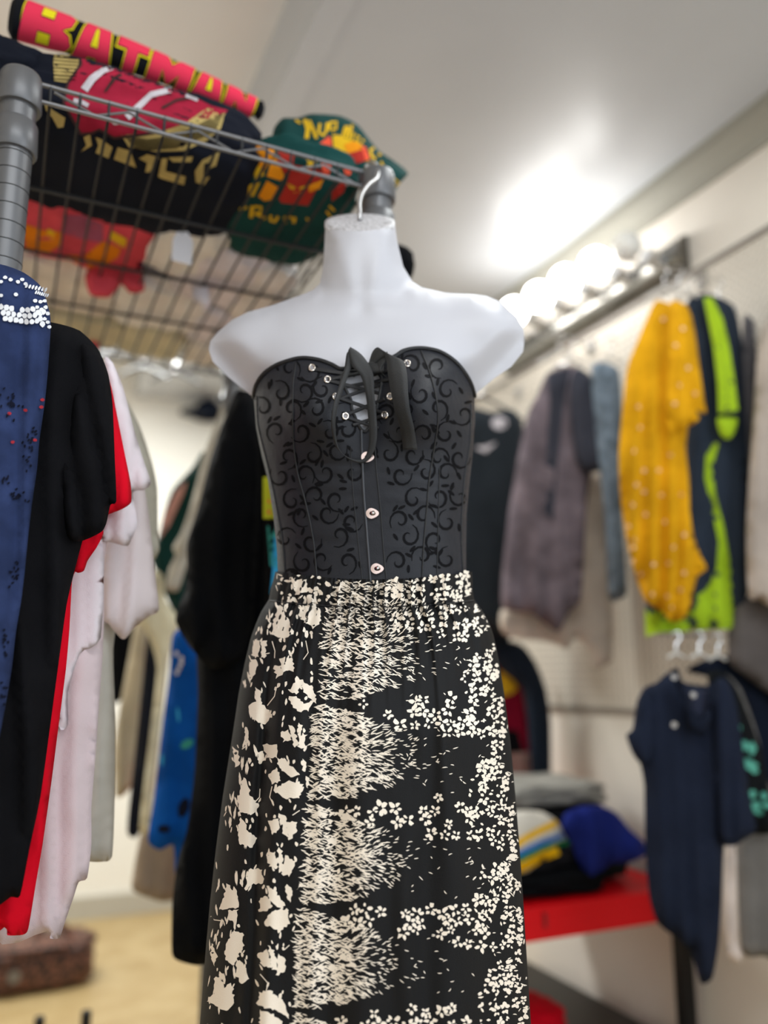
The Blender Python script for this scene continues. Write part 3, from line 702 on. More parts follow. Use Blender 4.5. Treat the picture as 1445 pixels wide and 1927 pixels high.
# back half, closed with the front down both sides
rows = []
for j in range(30):
    y = 746+(1105-746)*j/29; l, r, D = interp(TORSO, y); rows.append([P((l+r)/2-(r-l)/2*math.cos(math.pi*k/20), y, ('D', MP), -0.075*math.sin(math.pi*k/20)) for k in range(21)])
b0 = len(vs); vs += [p for r in rows for p in r]
for j in range(29):
    for k in range(20): fs.append((b0+j*21+k, b0+j*21+k+1, b0+(j+1)*21+k+1, b0+(j+1)*21+k))
shell = mesh_obj('shell', vs, fs, blackS, cs)
def surf(x, y, off=0.0): return P(x, y, ('D', MP), corset_h(x, y)+off)
items = []
def scrollcurve(cx, cy, s, rot, mir):
    pts = []
    for i in range(14):
        t = i/13; a = rot+mir*(t*6.4); r = s*(1.05-0.85*t)
        pts.append((cx+r*math.cos(a), cy+r*math.sin(a)*1.1))
    return stripe(pts, [s*0.06+s*0.20*math.sin(math.pi*min(1, i/13*1.05)) for i in range(14)])
random.seed(21)
grid = []
for j in range(11):
    for i in range(9):
        x = 498+i*46+(23 if j % 2 else 0)+random.uniform(-7, 7); y = 694+j*40+random.uniform(-8, 8)
        if inpoly(x, y, CP) and pdist(x, y, CP) > 14 and pdist(x, y, HOLE) > 20 and not inpoly(x, y, HOLE) and abs(x-(692+(y-860)*.09)) > 26:
            grid.append((x, y))
for k, (x, y) in enumerate(grid):
    sq = max(0.5, torso_h(x, y)/0.09)
    items.append((scrollcurve(x, y, 20, random.uniform(0, 6.3), random.choice((-1, 1))), scroll))
    for _ in range(2):
        a = random.uniform(0, 6.3); items.append((ell(x+25*math.cos(a), y+25*math.sin(a), 8, 3, 8, a+1), scroll))
decals(shell, items, 0.0005, 7)
def cord(pts, r, name, m_, off=0.001, parent=cs, n=8, k=8):
    c = crom([(a, b_, 0) for a, b_ in pts], k, False); q = MB(); q.tube([surf(p.x, p.y, off) for p in c], r, n); return q.build(name, m_, parent, True)
cord(TOPC, 0.0030, 'top_binding', bind)
q = MB(); hp = crom([(a, b_, 0) for a, b_ in HOLE], 4); q.tube([surf(p.x, p.y, 0.0005) for p in hp], 0.0022, 8, closed=True); q.build('opening_binding', bind, cs, True)
SE = [
 [(557, 683), (552, 720), (551, 770), (552, 830), (560, 890), (576, 950), (590, 1020), (597, 1100)],
 [(484, 745), (486, 800), (505, 880), (520, 950), (533, 1030), (537, 1100)],
 [(792, 660), (808, 700), (820, 745), (824, 790), (816, 850), (808, 900), (803, 960), (797, 1030), (794, 1098)],
 [(872, 1095), (868, 1000), (874, 900), (884, 830), (886, 760)]]
for s_ in SE: cord(s_, 0.0011, 'seam', bind, 0.0006)
cord([(827, 880), (825, 960), (822, 1095)], 0.0007, 'seam', bind, 0.0004)
cord([(680, 806), (681, 850), (684, 920), (690, 1000), (697, 1095)], 0.0014, 'busk_edge', mat('busk_edge_grey', (58, 60, 66), 0.45), 0.0012)
cord([(704, 812), (708, 880), (716, 960), (722, 1040), (728, 1098)], 0.0009, 'seam', bind, 0.0006)
cord([(660, 840), (664, 920), (672, 1000), (682, 1095)], 0.0007, 'seam', bind, 0.0005)
silver = mat('polished_silver', (235, 228, 222), 0.18, 1.0)
def ringpts(cx, cy, rx, ry, off, n=24):
    return [surf(cx+rx*math.cos(2*math.pi*i/n), cy+ry*math.sin(2*math.pi*i/n), off) for i in range(n)]
greys = mat('eyelet_hole', (150, 148, 152), 0.6)
for gx, gy in ((587, 692), (616, 714), (632, 746), (650, 783), (766, 684), (742, 712), (734, 746), (724, 781)):
    q = MB(); q.tube(ringpts(gx, gy, 5.2, 5.6, 0.0016), 0.0013, 10, closed=True); g_ = q.build('grommet', silver, cs, True)
    c = surf(gx, gy, 0.0006); rp = ringpts(gx, gy, 4.5, 4.9, 0.0010, 16); mesh_obj('eyelet', rp, [tuple(range(16))[::-1]], greys, g_)
for gx, gy in ((691, 860), (700, 966), (709, 1070)):
    e = MB(); out_ = []
    for i in range(28):
        a = 2*math.pi*i/28; out_.append(surf(gx-1+14*math.cos(a)*(1.0 if math.cos(a) > 0 else 0.75), gy+10*math.sin(a)*(1-0.25*max(0, math.cos(a))), 0.0028))
    inn = [surf(gx+1+6*math.cos(2*math.pi*i/28), gy+4.2*math.sin(2*math.pi*i/28), 0.0032) for i in range(28)]
    e.add(out_+inn, [(i, (i+1) % 28, 28+(i+1) % 28, 28+i) for i in range(28)])
    lo_ = [p-ray(gx, gy)*-0.0015 for p in out_]; b_ = len(e.v); e.add(out_+lo_, [(i, (i+1) % 28, 28+(i+1) % 28, 28+i) for i in range(28)])
    cl_ = e.build('busk_clasp', mat('rose_silver', (238, 212, 202), 0.25, 0.9), cs, True)
    q = MB(); c = surf(gx+2, gy-1, 0.001); c2 = surf(gx+2, gy-1, 0.0055); q.tube([c, c.lerp(c2, .6), c2], [0.0016, 0.0028, 0.0012], 12); q.build('stud', silver, cl_, True)
# lacing and bow
def ribbon(pts, name, wpx, m_=ribm, parent=cs, k=7, th=0.0009):
    """pts: (x, y, lift over the corset, width angle in degrees)"""
    c = crom([(a, b_, d*1000) for a, b_, d, w_ in pts], k, False); an = crom([(w_, (wpx if not isinstance(wpx, (list, tuple)) else wpx[i]), 0) for i, (a, b_, d, w_) in enumerate(pts)], k, False)
    vs = []; fs = []
    for p, w_ in zip(c, an):
        a = math.radians(w_.x); dx, dy = math.cos(a)*w_.y/2, math.sin(a)*w_.y/2
        for s_ in (-1, -0.33, 0.33, 1):
            cup = 0.0012*(1-s_*s_)
            vs.append(surf(p.x+dx*s_, p.y+dy*s_, p.z/1000+cup))
    N_ = len(c); n0 = len(vs)
    vs += [v+ray(700, 800)*th for v in vs[:n0]]
    for i in range(N_-1):
        for j in range(3):
            f = (i*4+j, i*4+j+1, (i+1)*4+j+1, (i+1)*4+j); fs.append(f); fs.append(tuple(x+n0 for x in f[::-1]))
        fs.append((i*4, (i+1)*4, n0+(i+1)*4, n0+i*4)); fs.append((i*4+3, n0+i*4+3, n0+(i+1)*4+3, (i+1)*4+3))
    fs.append((0, n0, n0+1, 1)); fs.append((1, n0+1, n0+2, 2)); fs.append((2, n0+2, n0+3, 3))
    e = (N_-1)*4
    fs += [(e+j, e+j+1, n0+e+j+1, n0+e+j) for j in range(3)]
    return mesh_obj(name, vs, fs, m_, parent)
lacem = mat('black_lace_cord', (20, 20, 24), 0.6, 0, 0.3, 800)
for a_, b_ in (((590, 694), (668, 706)), ((616, 714), (690, 700)), ((620, 716), (716, 741)), ((640, 750), (720, 722)), ((636, 748), (722, 778)), ((654, 780), (724, 750)), ((655, 786), (712, 806)), ((664, 800), (722, 782)), ((766, 684), (700, 706)), ((742, 712), (650, 728))):
    ang = math.degrees(math.atan2(b_[1]-a_[1], b_[0]-a_[0]))+90
    mid = ((a_[0]+b_[0])/2, (a_[1]+b_[1])/2)
    ribbon([(a_[0], a_[1], 0.0015, ang), (mid[0], mid[1], 0.003, ang), (b_[0], b_[1], 0.0015, ang)], 'lace', 7, lacem, th=0.0007)
# left loop of the bow, hanging low
ribbon([(700, 700, .010, 80), (680, 690, .016, 60), (662, 664, .022, 20), (655, 690, .020, -10), (645, 720, .018, -12), (632, 760, .016, -6), (627, 800, .015, 0), (634, 840, .014, 20), (655, 862, .012, 60), (682, 868, .010, 80), (697, 850, .012, 20), (702, 820, .016, 4), (700, 780, .019, 0), (696, 740, .022, 0), (690, 705, .024, -10), (672, 678, .024, -40), (657, 656, .023, -60)],
       'bow_loop', [10, 13, 15, 14, 12, 10, 8, 6, 5, 7, 12, 15, 16, 17, 24, 27, 8])
# right fold and long tail
ribbon([(690, 700, .010, 90), (705, 672, .018, 60), (722, 662, .022, 40), (742, 676, .023, 10), (748, 705, .022, 0), (752, 740, .019, -3), (758, 775, .016, -6), (766, 805, .013, -8), (772, 846, .010, 0)],
       'ribbon_tail', [12, 20, 26, 34, 36, 32, 28, 26, 27])
ribbon([(730, 668, .020, 80), (712, 690, .016, 60), (730, 712, .015, 40), (745, 722, .012, 40)], 'ribbon_fold', [14, 20, 22, 12])
ribbon([(680, 700, .013, 90), (700, 692, .017, 80), (722, 690, .014, 90)], 'bow_knot', [20, 24, 18])

# ------------------------------------------------------------------ long printed skirt
SK = [(1076, 518, 888), (1092, 514, 889), (1110, 509, 889), (1128, 506, 892), (1150, 492, 908), (1175, 481, 922), (1200, 472, 930), (1250, 460, 940), (1300, 450, 948), (1400, 435, 961), (1500, 419, 970), (1600, 406, 978), (1700, 395, 985), (1800, 386, 991), (1927, 376, 999), (2120, 362, 1010), (2420, 345, 1030)]
sn = noise.noise
def skirt_h(u, y, side=1):
    g = min(1, max(0, (y-1076)/60)); low = min(1, max(0, (y-1120)/250))
    D = 0.098+0.045*low
    h = D*math.sqrt(max(0, 1-abs(u)**2.3))
    edge = math.sqrt(max(0, 1-u*u))
    x = u*200
    ph = sn(Vector((x/40, y/500, 3)))*3
    gath = (0.0042 if y < 1128 else 0.0070*math.exp(-(y-1128)/75))
    h += edge*gath*(math.sin(x/3.9+ph)+0.7*math.sin(x/2.3+ph*2+1))
    lf = low*(1 if y < 1900 else 1)
    h += edge*lf*(0.0050*math.sin(x/17+sn(Vector((x/90, y/700, 8)))*2.5+y/900)+0.0035*math.sin(x/9.5+2+sn(Vector((x/60, y/400, 2)))*3))
    # one deeper fold down the left side
    xf = 0.0; uf = -0.80+0.10*min(1, max(0, (y-1250)/500))
    if side > 0: h -= lf*0.012*math.exp(-((u-uf)/0.035)**2); h += lf*0.008*math.exp(-((u-uf-0.09)/0.06)**2)
    # pinched ridge under the waistband
    h -= edge*0.0035*math.exp(-((y-1131)/5)**2)
    return h
def skxy(x, y):
    l, r = interp(SK, y); return (x-(l+r)/2)/((r-l)/2)
def skS(x, y, off=0, side=1):
    u = max(-1, min(1, skxy(x, y)))
    dip = 14*(1-u*u)*max(0, 1-(y-1076)/400) if side > 0 else 0
    h = skirt_h(u, y, side)
    return P(x, y+dip, ('D', MP), (h+off) if side > 0 else -(h*0.75+off))
cream_ink = mat('cream_ink', (252, 240, 224), 0.75, 0, 0.2, 900)
skm = mat('black_crepe', (12, 13, 16), 0.7, 0, 0.3, 900, spec=0.3)
skirt = empty('long_skirt', (0.44, 1.0, 0.4), 'long black gathered skirt with a cream flower and fleck print on the torso form', 'skirt')
NU = 260; ys = []
y = 1076
while y < 1160: ys.append(y); y += 3
while y < 2420: ys.append(y); y += 12
vs = []; fs = []; fm = []
for y in ys:
    l, r = interp(SK, y); c, hw = (l+r)/2, (r-l)/2
    for k in range(NU+1): u = -math.cos(math.pi*k/NU); vs.append(skS(c+u*hw, y))
    for k in range(1, 80): u = math.cos(math.pi*k/80); vs.append(skS(c+u*hw, y, 0, -1))
NR_ = NU+1+79
for j in range(len(ys)-1):
    for k in range(NR_): fs.append((j*NR_+k, (j+1)*NR_+k, (j+1)*NR_+(k+1) % NR_, j*NR_+(k+1) % NR_))
fm = [0]*len(fs)
random.seed(5)
def addprint(poly, side=1, off=0.0007):
    w_ = max(a for a, b in poly)-min(a for a, b in poly); h_ = max(b for a, b in poly)-min(b for a, b in poly)
    if min(b for a, b in poly) < 1070: return
    if w_ > 13 or h_ > 13: v2, f2 = tess(poly, 6)
    else:
        cxp = sum(a for a, b in poly)/len(poly); cyp = sum(b for a, b in poly)/len(poly)
        v2 = [(cxp, cyp)]+list(poly); f2 = [(0, i+1, (i+1) % len(poly)+1) for i in range(len(poly))]
    for x, y in v2:
        if abs(skxy(x, y)) > 0.997: return
    b = len(vs)
    for x, y in v2: vs.append(skS(x, y, off, side))
    for f in f2:
        g = fl(f, v2)
        if side < 0: g = g[::-1]
        fs.append(tuple(i+b for i in g)); fm.append(1)
def blob(cx, cy, rx, ry, rot=0, n=9, jag=0.25, side=1): addprint(ell(cx, cy, rx, ry, n, rot, jag), side)
def fleck(x, y, L_, w_, a, side=1):
    dx, dy = math.cos(a)*L_/2, math.sin(a)*L_/2; nx, ny = -math.sin(a)*w_/2, math.cos(a)*w_/2
    b = random.uniform(-.25, .25)*L_
    bx, by = -math.sin(a)*b*.4, math.cos(a)*b*.4
    addprint([(x-dx, y-dy), (x-dx*.4+nx+bx, y-dy*.4+ny+by), (x+dx*.4+nx+bx, y+dy*.4+ny+by), (x+dx, y+dy), (x+dx*.4-nx+bx, y+dy*.4-ny+by), (x-dx*.4-nx+bx, y-dy*.4-ny+by)], side)
def petal(cx, cy, L_, w_, a, rag=0.22, side=1):
    """ragged petal growing from (cx,cy) in direction a"""
    pts = []
    n_ = 7
    prof = [0.12, 0.5, 0.85, 1.0, 0.95, 0.75]
    Lp = []; Rp = []
    for i, k in enumerate(prof):
        t = i/len(prof)
        for lst, s_ in ((Lp, 1), (Rp, -1)):
            ww = w_/2*k*(1+random.uniform(-rag, rag)); tt = (t+random.uniform(-.03, .03))*L_
            lst.append((cx+math.cos(a)*tt-math.sin(a)*ww*s_, cy+math.sin(a)*tt+math.cos(a)*ww*s_))
    tip = []
    for i in range(5):
        s_ = 0.6-0.3*i; tt = L_*(random.uniform(0.92, 1.08) if i % 2 == 0 else random.uniform(0.78, 0.9))
        tip.append((cx+math.cos(a)*tt-math.sin(a)*w_/2*s_, cy+math.sin(a)*tt+math.cos(a)*w_/2*s_))
    addprint(Lp+tip+Rp[::-1], side)
def xsq(x, y): # width factor: shapes narrow towards the silhouettes
    return max(0.35, math.sqrt(max(0, 1-min(1, abs(skxy(x, y)))**2))**0.6)
def tile_xy(x0, y): # a line of constant cloth position leans outwards down the skirt
    l0, r0 = interp(SK, 1300); l1, r1 = interp(SK, y); t = (x0-l0)/(r0-l0); return l1+(r1-l1)*t
# --- left panel: big flowers, one motif repeating down the cloth
motif = [  # (kind, x, y in motif, size, angle)
 ('F', 490, 20, 30, 0), ('F2', 566, 0, 34, 0), ('B', 530, 50, 16, 0.4), ('V', 575, 70, 28, 0), ('F', 478, 100, 26, 1), ('F2', 552, 128, 30, 2), ('B', 512, 118, 12, 0), ('V', 466, 160, 20, 1), ('B', 590, 160, 14, 2), ('F', 520, 170, 22, 2)]
def draw_motif(kind, x, y, s, k, side=1):
    q_ = xsq(x, y)
    if kind == 'F':
        petal(x-2, y-2, s*1.0, s*.55, -1.9+k*.1, side=side); petal(x-4, y, s*.8, s*.5, 2.5, side=side)
        for a in (0.2, 0.9, 1.6, 2.2): petal(x, y+3, s*1.0, s*.62, a, side=side)
    elif kind == 'F2':
        for a in (0.1, .9, 1.7, 2.5, 3.4): petal(x+math.cos(a)*s*.22, y+math.sin(a)*s*.22, s*.85, s*.60, a, side=side)
        petal(x+6, y-6, s*1.1, s*.4, -1.9, side=side); petal(x-8, y-2, s*.9, s*.45, -2.7, side=side)
        blob(x+2, y-1, 2.5, 2, side=side)
    elif kind == 'V':
        petal(x, y+s, s*1.6, s*.33, -1.35, side=side); petal(x-4, y+s, s*1.5, s*.3, -2.0, side=side); petal(x+8, y+s*.9, s*1.1, s*.6, -.9, side=side); petal(x-14, y+s*.5, s*.9, s*.6, -2.2, side=side)
    else:
        addprint([(x-s*.7+random.uniform(-2, 2), y-s*.6), (x+s*.7, y-s*.75), (x+s*.85, y+s*.5), (x+s*.1, y+s*.65), (x-s*.75, y+s*.3)], side); petal(x-s*.6, y+s*.2, s, s*.6, 1.9, side=side)
def ragged(poly, j=1.7, st=3.6):
    out = []
    for i in range(len(poly)):
        a = Vector(poly[i]); c = Vector(poly[(i+1) % len(poly)]); n_ = max(1, int((c-a).length/st))
        for k in range(n_):
            p = a.lerp(c, k/n_); nn = Vector(((c-a).y, -(c-a).x)).normalized()*random.choice((0, 0, 1.2, 2.2, -1.2)); out.append((p.x+nn.x+random.uniform(-j, j)*.6, p.y+nn.y+random.uniform(-j, j)*.6))
    return out
PET = [
 [(300,75),(345,45),(350,95),(320,120),(345,140),(310,150)], [(380,70),(440,65),(450,110),(400,130)], [(415,185),(480,165),(502,195),(500,240),(470,265),(440,245),(408,215)], [(445,130),(475,125),(490,160),(450,175)],
 [(320,180),(337,180),(350,215),(368,245),(388,290),(350,318),(298,305),(303,260),(320,215)], [(265,190),(290,200),(270,250),(250,275),(246,240)],
 [(222,340),(247,330),(243,400),(218,395)], [(255,335),(275,330),(270,400),(256,395)], [(215,410),(240,415),(232,470),(208,485)], [(330,400),(388,395),(390,452),(340,450)], [(308,435),(333,430),(345,460),(320,485)],
 [(400,475),(440,500),(470,515),(484,585),(440,545),(420,505),(402,548),(368,532),(395,500)], [(372,560),(400,560),(430,590),(472,575),(452,615),(405,618),(378,590)],
 [(230,528),(250,535),(254,590),(304,640),(272,675),(218,662),(203,600),(233,585)], [(335,710),(367,700),(382,742),(350,752)], [(368,680),(390,690),(407,760),(395,775)], [(410,668),(427,680),(412,765)], [(425,715),(442,720),(432,778),(410,772)],
 [(262,765),(317,763),(322,817),(280,817)], [(238,800),(263,790),(270,832),(248,848)], [(322,825),(352,825),(414,890),(377,902),(330,862)], [(286,890),(320,858),(337,917),(298,932)], [(328,940),(380,918),(427,930),(412,988),(360,988),(308,960)],
 [(180,903),(196,915),(207,975),(248,1020),(222,1058),(168,1047),(158,1000),(170,950)], [(283,1085),(322,1073),(332,1112),(300,1143)], [(328,1053),(355,1060),(372,1153),(350,1142)], [(363,1090),(402,1088),(402,1132),(370,1163)],
 [(168,1068),(186,1090),(192,1120),(238,1155),(217,1194),(163,1177),(158,1120)], [(278,1215),(315,1213),(322,1283),(290,1272)], [(325,1198),(341,1210),(347,1293),(330,1283)], [(353,1230),(398,1250),(372,1313),(340,1303)],
 [(203,1283),(257,1288),(262,1342),(215,1347),(188,1373),(193,1330)], [(278,1353),(312,1375),(353,1432),(340,1453),(288,1412)], [(247,1410),(275,1393),(302,1442),(248,1463)], [(298,1460),(362,1448),(373,1512),(330,1543),(266,1512)],
 [(110,1343),(132,1370),(152,1380),(163,1442),(78,1453),(100,1400)], [(118,1460),(157,1450),(153,1513),(118,1492)], [(140,1538),(176,1550),(182,1600),(142,1683),(106,1662),(108,1600)], [(238,1640),(277,1618),(302,1693),(258,1683)], [(285,1598),(307,1620),(322,1703),(300,1703)], [(325,1638),(358,1660),(353,1712),(320,1723)],
 [(60,1740),(82,1728),(102,1780),(132,1758),(143,1842),(110,1873),(28,1832),(60,1800)], [(248,1800),(292,1788),(352,1840),(370,1905),(320,1872),(270,1862),(238,1840)], [(248,1870),(290,1880),(342,1915),(330,1945),(250,1945)],
 [(150,640),(172,650),(166,760),(148,740)], [(190,690),(203,700),(200,745),(188,750)], [(140,780),(160,790),(165,850),(148,860)], [(105,1010),(125,1030),(120,1090),(85,1070)], [(75,1150),(100,1165),(92,1230),(68,1220)], [(30,1550),(52,1565),(48,1625),(30,1600)], [(415,1345),(430,1350),(400,1370)], [(360,1350),(380,1360),(378,1425),(362,1410)], [(425,825),(440,830),(438,880),(425,870)], [(440,900),(455,905),(448,950),(442,945)], [(150,1660),(185,1680),(205,1740),(170,1760),(150,1720)], [(50,1590),(70,1640),(60,1690),(45,1650)]]
for p_ in PET: addprint(ragged([(376+a/2.208, 1054+b/2.208) for a, b in p_]))
for (dy, k) in ((370, 1.02), (740, 1.04), (-0, 0)):
    if not k: continue
    for p_ in PET:
        q_ = [(376+a/2.208, 1054+b/2.208) for a, b in p_]
        if q_[0][1] < 1560: continue
        q_ = [(tile_xy(0, y+dy)-tile_xy(0, y)+x, y+dy) for x, y in q_]
        if max(b for a, b in q_) < 2400: addprint(ragged(q_))
STEM = [[(352,240),(372,262),(385,255)], [(318,520),(310,560),(280,600)], [(300,940),(290,985),(300,1005)], [(255,400),(270,385),(290,380)], [(195,770),(175,785)], [(385,1060),(415,1040)], [(250,950),(248,985),(225,1010)], [(350,1620),(372,1600)], [(250,1720),(285,1760),(275,1790)], [(440,320),(450,370),(430,400)], [(300,330),(312,370),(310,400)], [(100,1500),(60,1495),(45,1480)]]
for p_ in STEM: addprint(stripe([(376+a/2.208, 1054+b/2.208) for a, b in p_], 1.8))
for _ in range(90):
    y = random.uniform(1130, 2300); l, r = interp(SK, y); x = l+(r-l)*random.uniform(.008, .10); petal(x, y, random.uniform(12, 26), random.uniform(5, 11)*xsq(x, y), random.choice((1.57, -1.57))+random.uniform(-.3, .3))
for _ in range(330):
    y = random.uniform(1100, 2300); l, r = interp(SK, y); x = random.uniform(l+3, tile_xy(585, y)); q_ = xsq(x, y)
    blob(x, y, random.uniform(1.8, 3.8)*q_, random.uniform(3.5, 7.5), random.uniform(-.5, .5), 7, .25)
# --- centre: flecks in scalloped bands of about 190 px
PER = 194
def bandt(y): return ((y-1309-max(0, y-1500)*0.012)/PER) % 1.0
for _ in range(13500):
    y = random.uniform(1079, 2300); t = bandt(y)
    xl = tile_xy(601, y)-(y-1300)*0.018-(6 if .1 < t < .5 else 0)
    dx = random.uniform(0, 340)
    pr_ = 1.0 if dx < 95 else max(0.06, 1.0-(dx-95)/120) if dx < 215 else 0.06*(1-(dx-215)/160)
    if random.random() > pr_: continue
    x = xl+dx+random.uniform(-4, 0)
    gap = 0.06+max(0, dx-15)/230*0.42           # dark wedge opening to the right below each scallop
    if t < gap*0.9 and y > 1150: continue
    if dx > 70 and t > 1.0-(dx-70)/650: continue
    rr = (t-0.55)
    a = (0.42 if random.random() < .62 else -0.35)+random.uniform(-.30, .30)
    if dx > 110: a = rr*1.7+random.uniform(-.45, .45)
    fleck(x, y, random.uniform(9, 20) if dx < 150 else random.uniform(7, 12), random.uniform(1.7, 2.9) if dx < 110 else 1.8, a)
for _ in range(110):
    y = random.uniform(1150, 2300); t = bandt(y)
    if t < .14: continue
    x = tile_xy(606, y)+random.uniform(0, 85); blob(x, y, random.uniform(3, 9), random.uniform(2, 5), random.uniform(0, .8), 9, .45)
# --- right: small five-petalled flowers in bands, dense at the edge
def small_flower(x, y, s, side=1):
    q_ = xsq(x, y); n_ = random.choice((4, 5, 5)); a0 = random.uniform(0, 6)
    for i in range(n_):
        a = a0+2*math.pi*i/n_+random.uniform(-.3, .3); rr_ = random.uniform(.8, 1.25)
        blob(x+math.cos(a)*s*.66*q_, y+math.sin(a)*s*.66, s*.40*(q_*.5+.5)*rr_, s*.27*rr_, a, 7, .32, side)
yy = 1084
while yy < 2300:
    l, r = interp(SK, yy); xx = tile_xy(655, yy)+random.uniform(0, 14)
    while xx < r-3:
        x = xx+random.uniform(-5, 5); y = yy+random.uniform(-6, 6); t = bandt(y)
        if y < 1150: t = .15
        fx = (x-tile_xy(655, y))/(r-tile_xy(655, y))
        c0 = 0.12+0.10*fx; half = 0.07+0.21*fx
        ok = abs(((t-c0+.5) % 1)-.5) < half or (fx > 0.80 and t > 0.62-(fx-.80)*1.5)
        if y < 1150: ok = fx > .35
        if ok and random.random() < .72: small_flower(x, y, random.uniform(9, 14))
        xx += 24*xsq(min(x, r-2), y)**.7
    yy += 21
for _ in range(560):
    y = random.uniform(1096, 2300); l, r = interp(SK, y); x = random.uniform(tile_xy(870, y), r-2); t = bandt(y)
    fx = (x-tile_xy(870, y))/(r-tile_xy(870, y))
    if abs(((t-.50+.5) % 1)-.5) < .16*(1.15-fx): continue
    blob(x, y, random.uniform(2, 4)*xsq(x, y), random.uniform(2.5, 5.5), random.uniform(0, 3), 6, .35)
for _ in range(200):
    y = random.uniform(1150, 2300); x = random.uniform(tile_xy(760, y), tile_xy(925, y)); fleck(x, y, random.uniform(6, 9), 1.8, random.uniform(-1.2, 1.2))
# --- the waistband and the back carry the same print
for _ in range(70):
    x = random.uniform(516, 884); y = random.uniform(1076, 1126); blob(x, y, random.uniform(2, 5)*xsq(x, y), random.uniform(3, 7), random.uniform(0, 3), 7, .35)
for _ in range(900):
    y = random.uniform(1100, 2300); l, r = interp(SK, y); x = random.uniform(l+4, r-4); blob(x, y, random.uniform(3, 9)*xsq(x, y), random.uniform(3, 9), random.uniform(0, 3), 8, .35, -1)
sk = mesh_obj('skirt_cloth', vs, fs, [skm, cream_ink], skirt, True, fm)
# elastic casing line
q = MB(); q.tube([skS(interp(SK, 1130)[0]+3+(interp(SK, 1130)[1]-interp(SK, 1130)[0]-6)*i/160, 1130, 0.001) for i in range(161)], 0.0009, 6); q.build('waist_seam', bind, skirt, True)

# ------------------------------------------------------------------ garments hanging at the left
def hanger(x, y, pl, w_, parent, m_=None, droop=22, hook=True):
    m_ = m_ or chrome
    q = MB(); q.tube(crom([P(x-w_, y+droop, pl), P(x, y, pl), P(x+w_, y+droop, pl)], 5, False), 0.003, 8)
    if hook: q.tube(crom([P(x, y, pl), P(x, y-14, pl), P(x+5, y-22, pl), P(x+3, y-32, pl), P(x-5, y-30, pl)], 4, False), 0.0016, 8)
    return q.build('hanger', m_, parent, True)
G1 = 'clothes hanging at the left of the wire unit'
lacenavy = cloth_mat('navy_lace', (44, 56, 92), 0.22, 30)
lw = mat('white_lining', (232, 234, 240), 0.7)
dkn = cloth_mat('dark_lace_hole', (20, 23, 38))
rdt = cloth_mat('red_thread', (170, 50, 60))
pr = []
random.seed(3)
def lacehole(cx, cy, rx, ry, m_, rot=0): pr.append((ell(cx, cy, rx, ry, 8, rot, .15), m_))
for i in range(9):
    for j in range(3):
        x = 2+i*10+j*4; y = 584+j*11-abs(i-4.5)*1.5+(8 if i > 6 else 0)
        if x < 90 and random.random() < .93: lacehole(x, y, 5.0, 5.6, lw)
for i in range(7):
    lacehole(50+i*6, 538+i*1.2, 2.2, 4.5, lw, .5); lacehole(68+i*3.6, 550+i*1.0, 1.6, 4, lw, .5)
for p_ in ((2, 530), (10, 522), (20, 526), (34, 530), (42, 526), (48, 534), (2, 556), (30, 554), (66, 566), (76, 568), (84, 566), (70, 578), (78, 582), (86, 578), (90, 590), (76, 592), (84, 600), (90, 606), (93, 615)):
    lacehole(p_[0], p_[1], 4.2, 3.4, lw)
for (cx_, cy_, nn, sx, sy) in ((18, 760, 22, 16, 20), (60, 820, 12, 8, 20), (50, 860, 10, 10, 16), (35, 930, 14, 14, 14), (8, 905, 8, 8, 12), (28, 1075, 14, 9, 18), (12, 1215, 12, 7, 24), (6, 1300, 8, 5, 20)):
    for _ in range(nn): lacehole(random.gauss(cx_, sx*.6), random.gauss(cy_, sy*.6), 2.0, 3.4, dkn, random.uniform(0, 1))
for p_ in ((18, 778), (48, 772), (24, 832), (66, 828), (80, 752), (78, 766)): lacehole(p_[0], p_[1], 4, 3, rdt)
pr = [p for p in pr if min(a for a, b in p[0]) > -60]
o = cloth('lace_dress', [(-70, 498), (0, 497), (45, 513), (78, 540), (94, 590), (95, 625), (90, 700), (84, 760), (74, 830), (70, 880), (60, 950), (53, 1010), (46, 1080), (40, 1130), (30, 1190), (22, 1260), (8, 1340), (-5, 1400), (-40, 1440), (-75, 1440)], ('Y', 0.97), 0.018, lacenavy, None, 9, (0.006, 55), 0.03, 1, pr)
meta(o, 'navy blue lace dress with white openwork at the shoulder, nearest at the left edge', 'dress', G1)
o = empty('hanging_tshirt', (0, 1, 1), 'long black t-shirt dress hanging next to the navy lace dress', 't-shirt', G1)
bk = cloth_mat('soft_black_jersey', (17, 17, 20), 0.15)
cloth('body', [(-70, 612), (40, 603), (100, 607), (150, 622), (188, 662), (204, 730), (200, 860), (160, 1000), (140, 1075), (125, 1140), (110, 1250), (94, 1370), (76, 1500), (55, 1600), (38, 1685), (20, 1688), (-70, 1690)], ('Y', 1.03), 0.022, bk, o, 16, (0.008, 62), 0.022, 2)
cloth('sleeve', [(150, 650), (172, 652), (190, 668), (204, 705), (212, 760), (216, 860), (219, 943), (208, 950), (200, 985), (192, 1000), (170, 1012), (145, 1020), (124, 1008), (118, 960), (122, 860), (140, 740)], ('Y', 1.016), 0.016, bk, o, 12, (0.009, 44), 0.016, 5, slant=-0.12)
redc = cloth_mat('red_jersey', (222, 14, 38), 0.06)
o = empty('hanging_tshirt', (0, 1.06, 1), 'bright red t-shirt hanging directly behind the long black one', 't-shirt', G1)
cloth('body', [(-70, 660), (120, 650), (190, 720), (205, 820), (190, 940), (150, 1060), (136, 1090), (131, 1180), (124, 1260), (111, 1360), (97, 1470), (80, 1590), (68, 1660), (54, 1745), (48, 1757), (38, 1760), (14, 1760), (8, 1745), (-70, 1745)], ('Y', 1.08), 0.014, redc, o, 16, (0.006, 50), 0.014, 3)
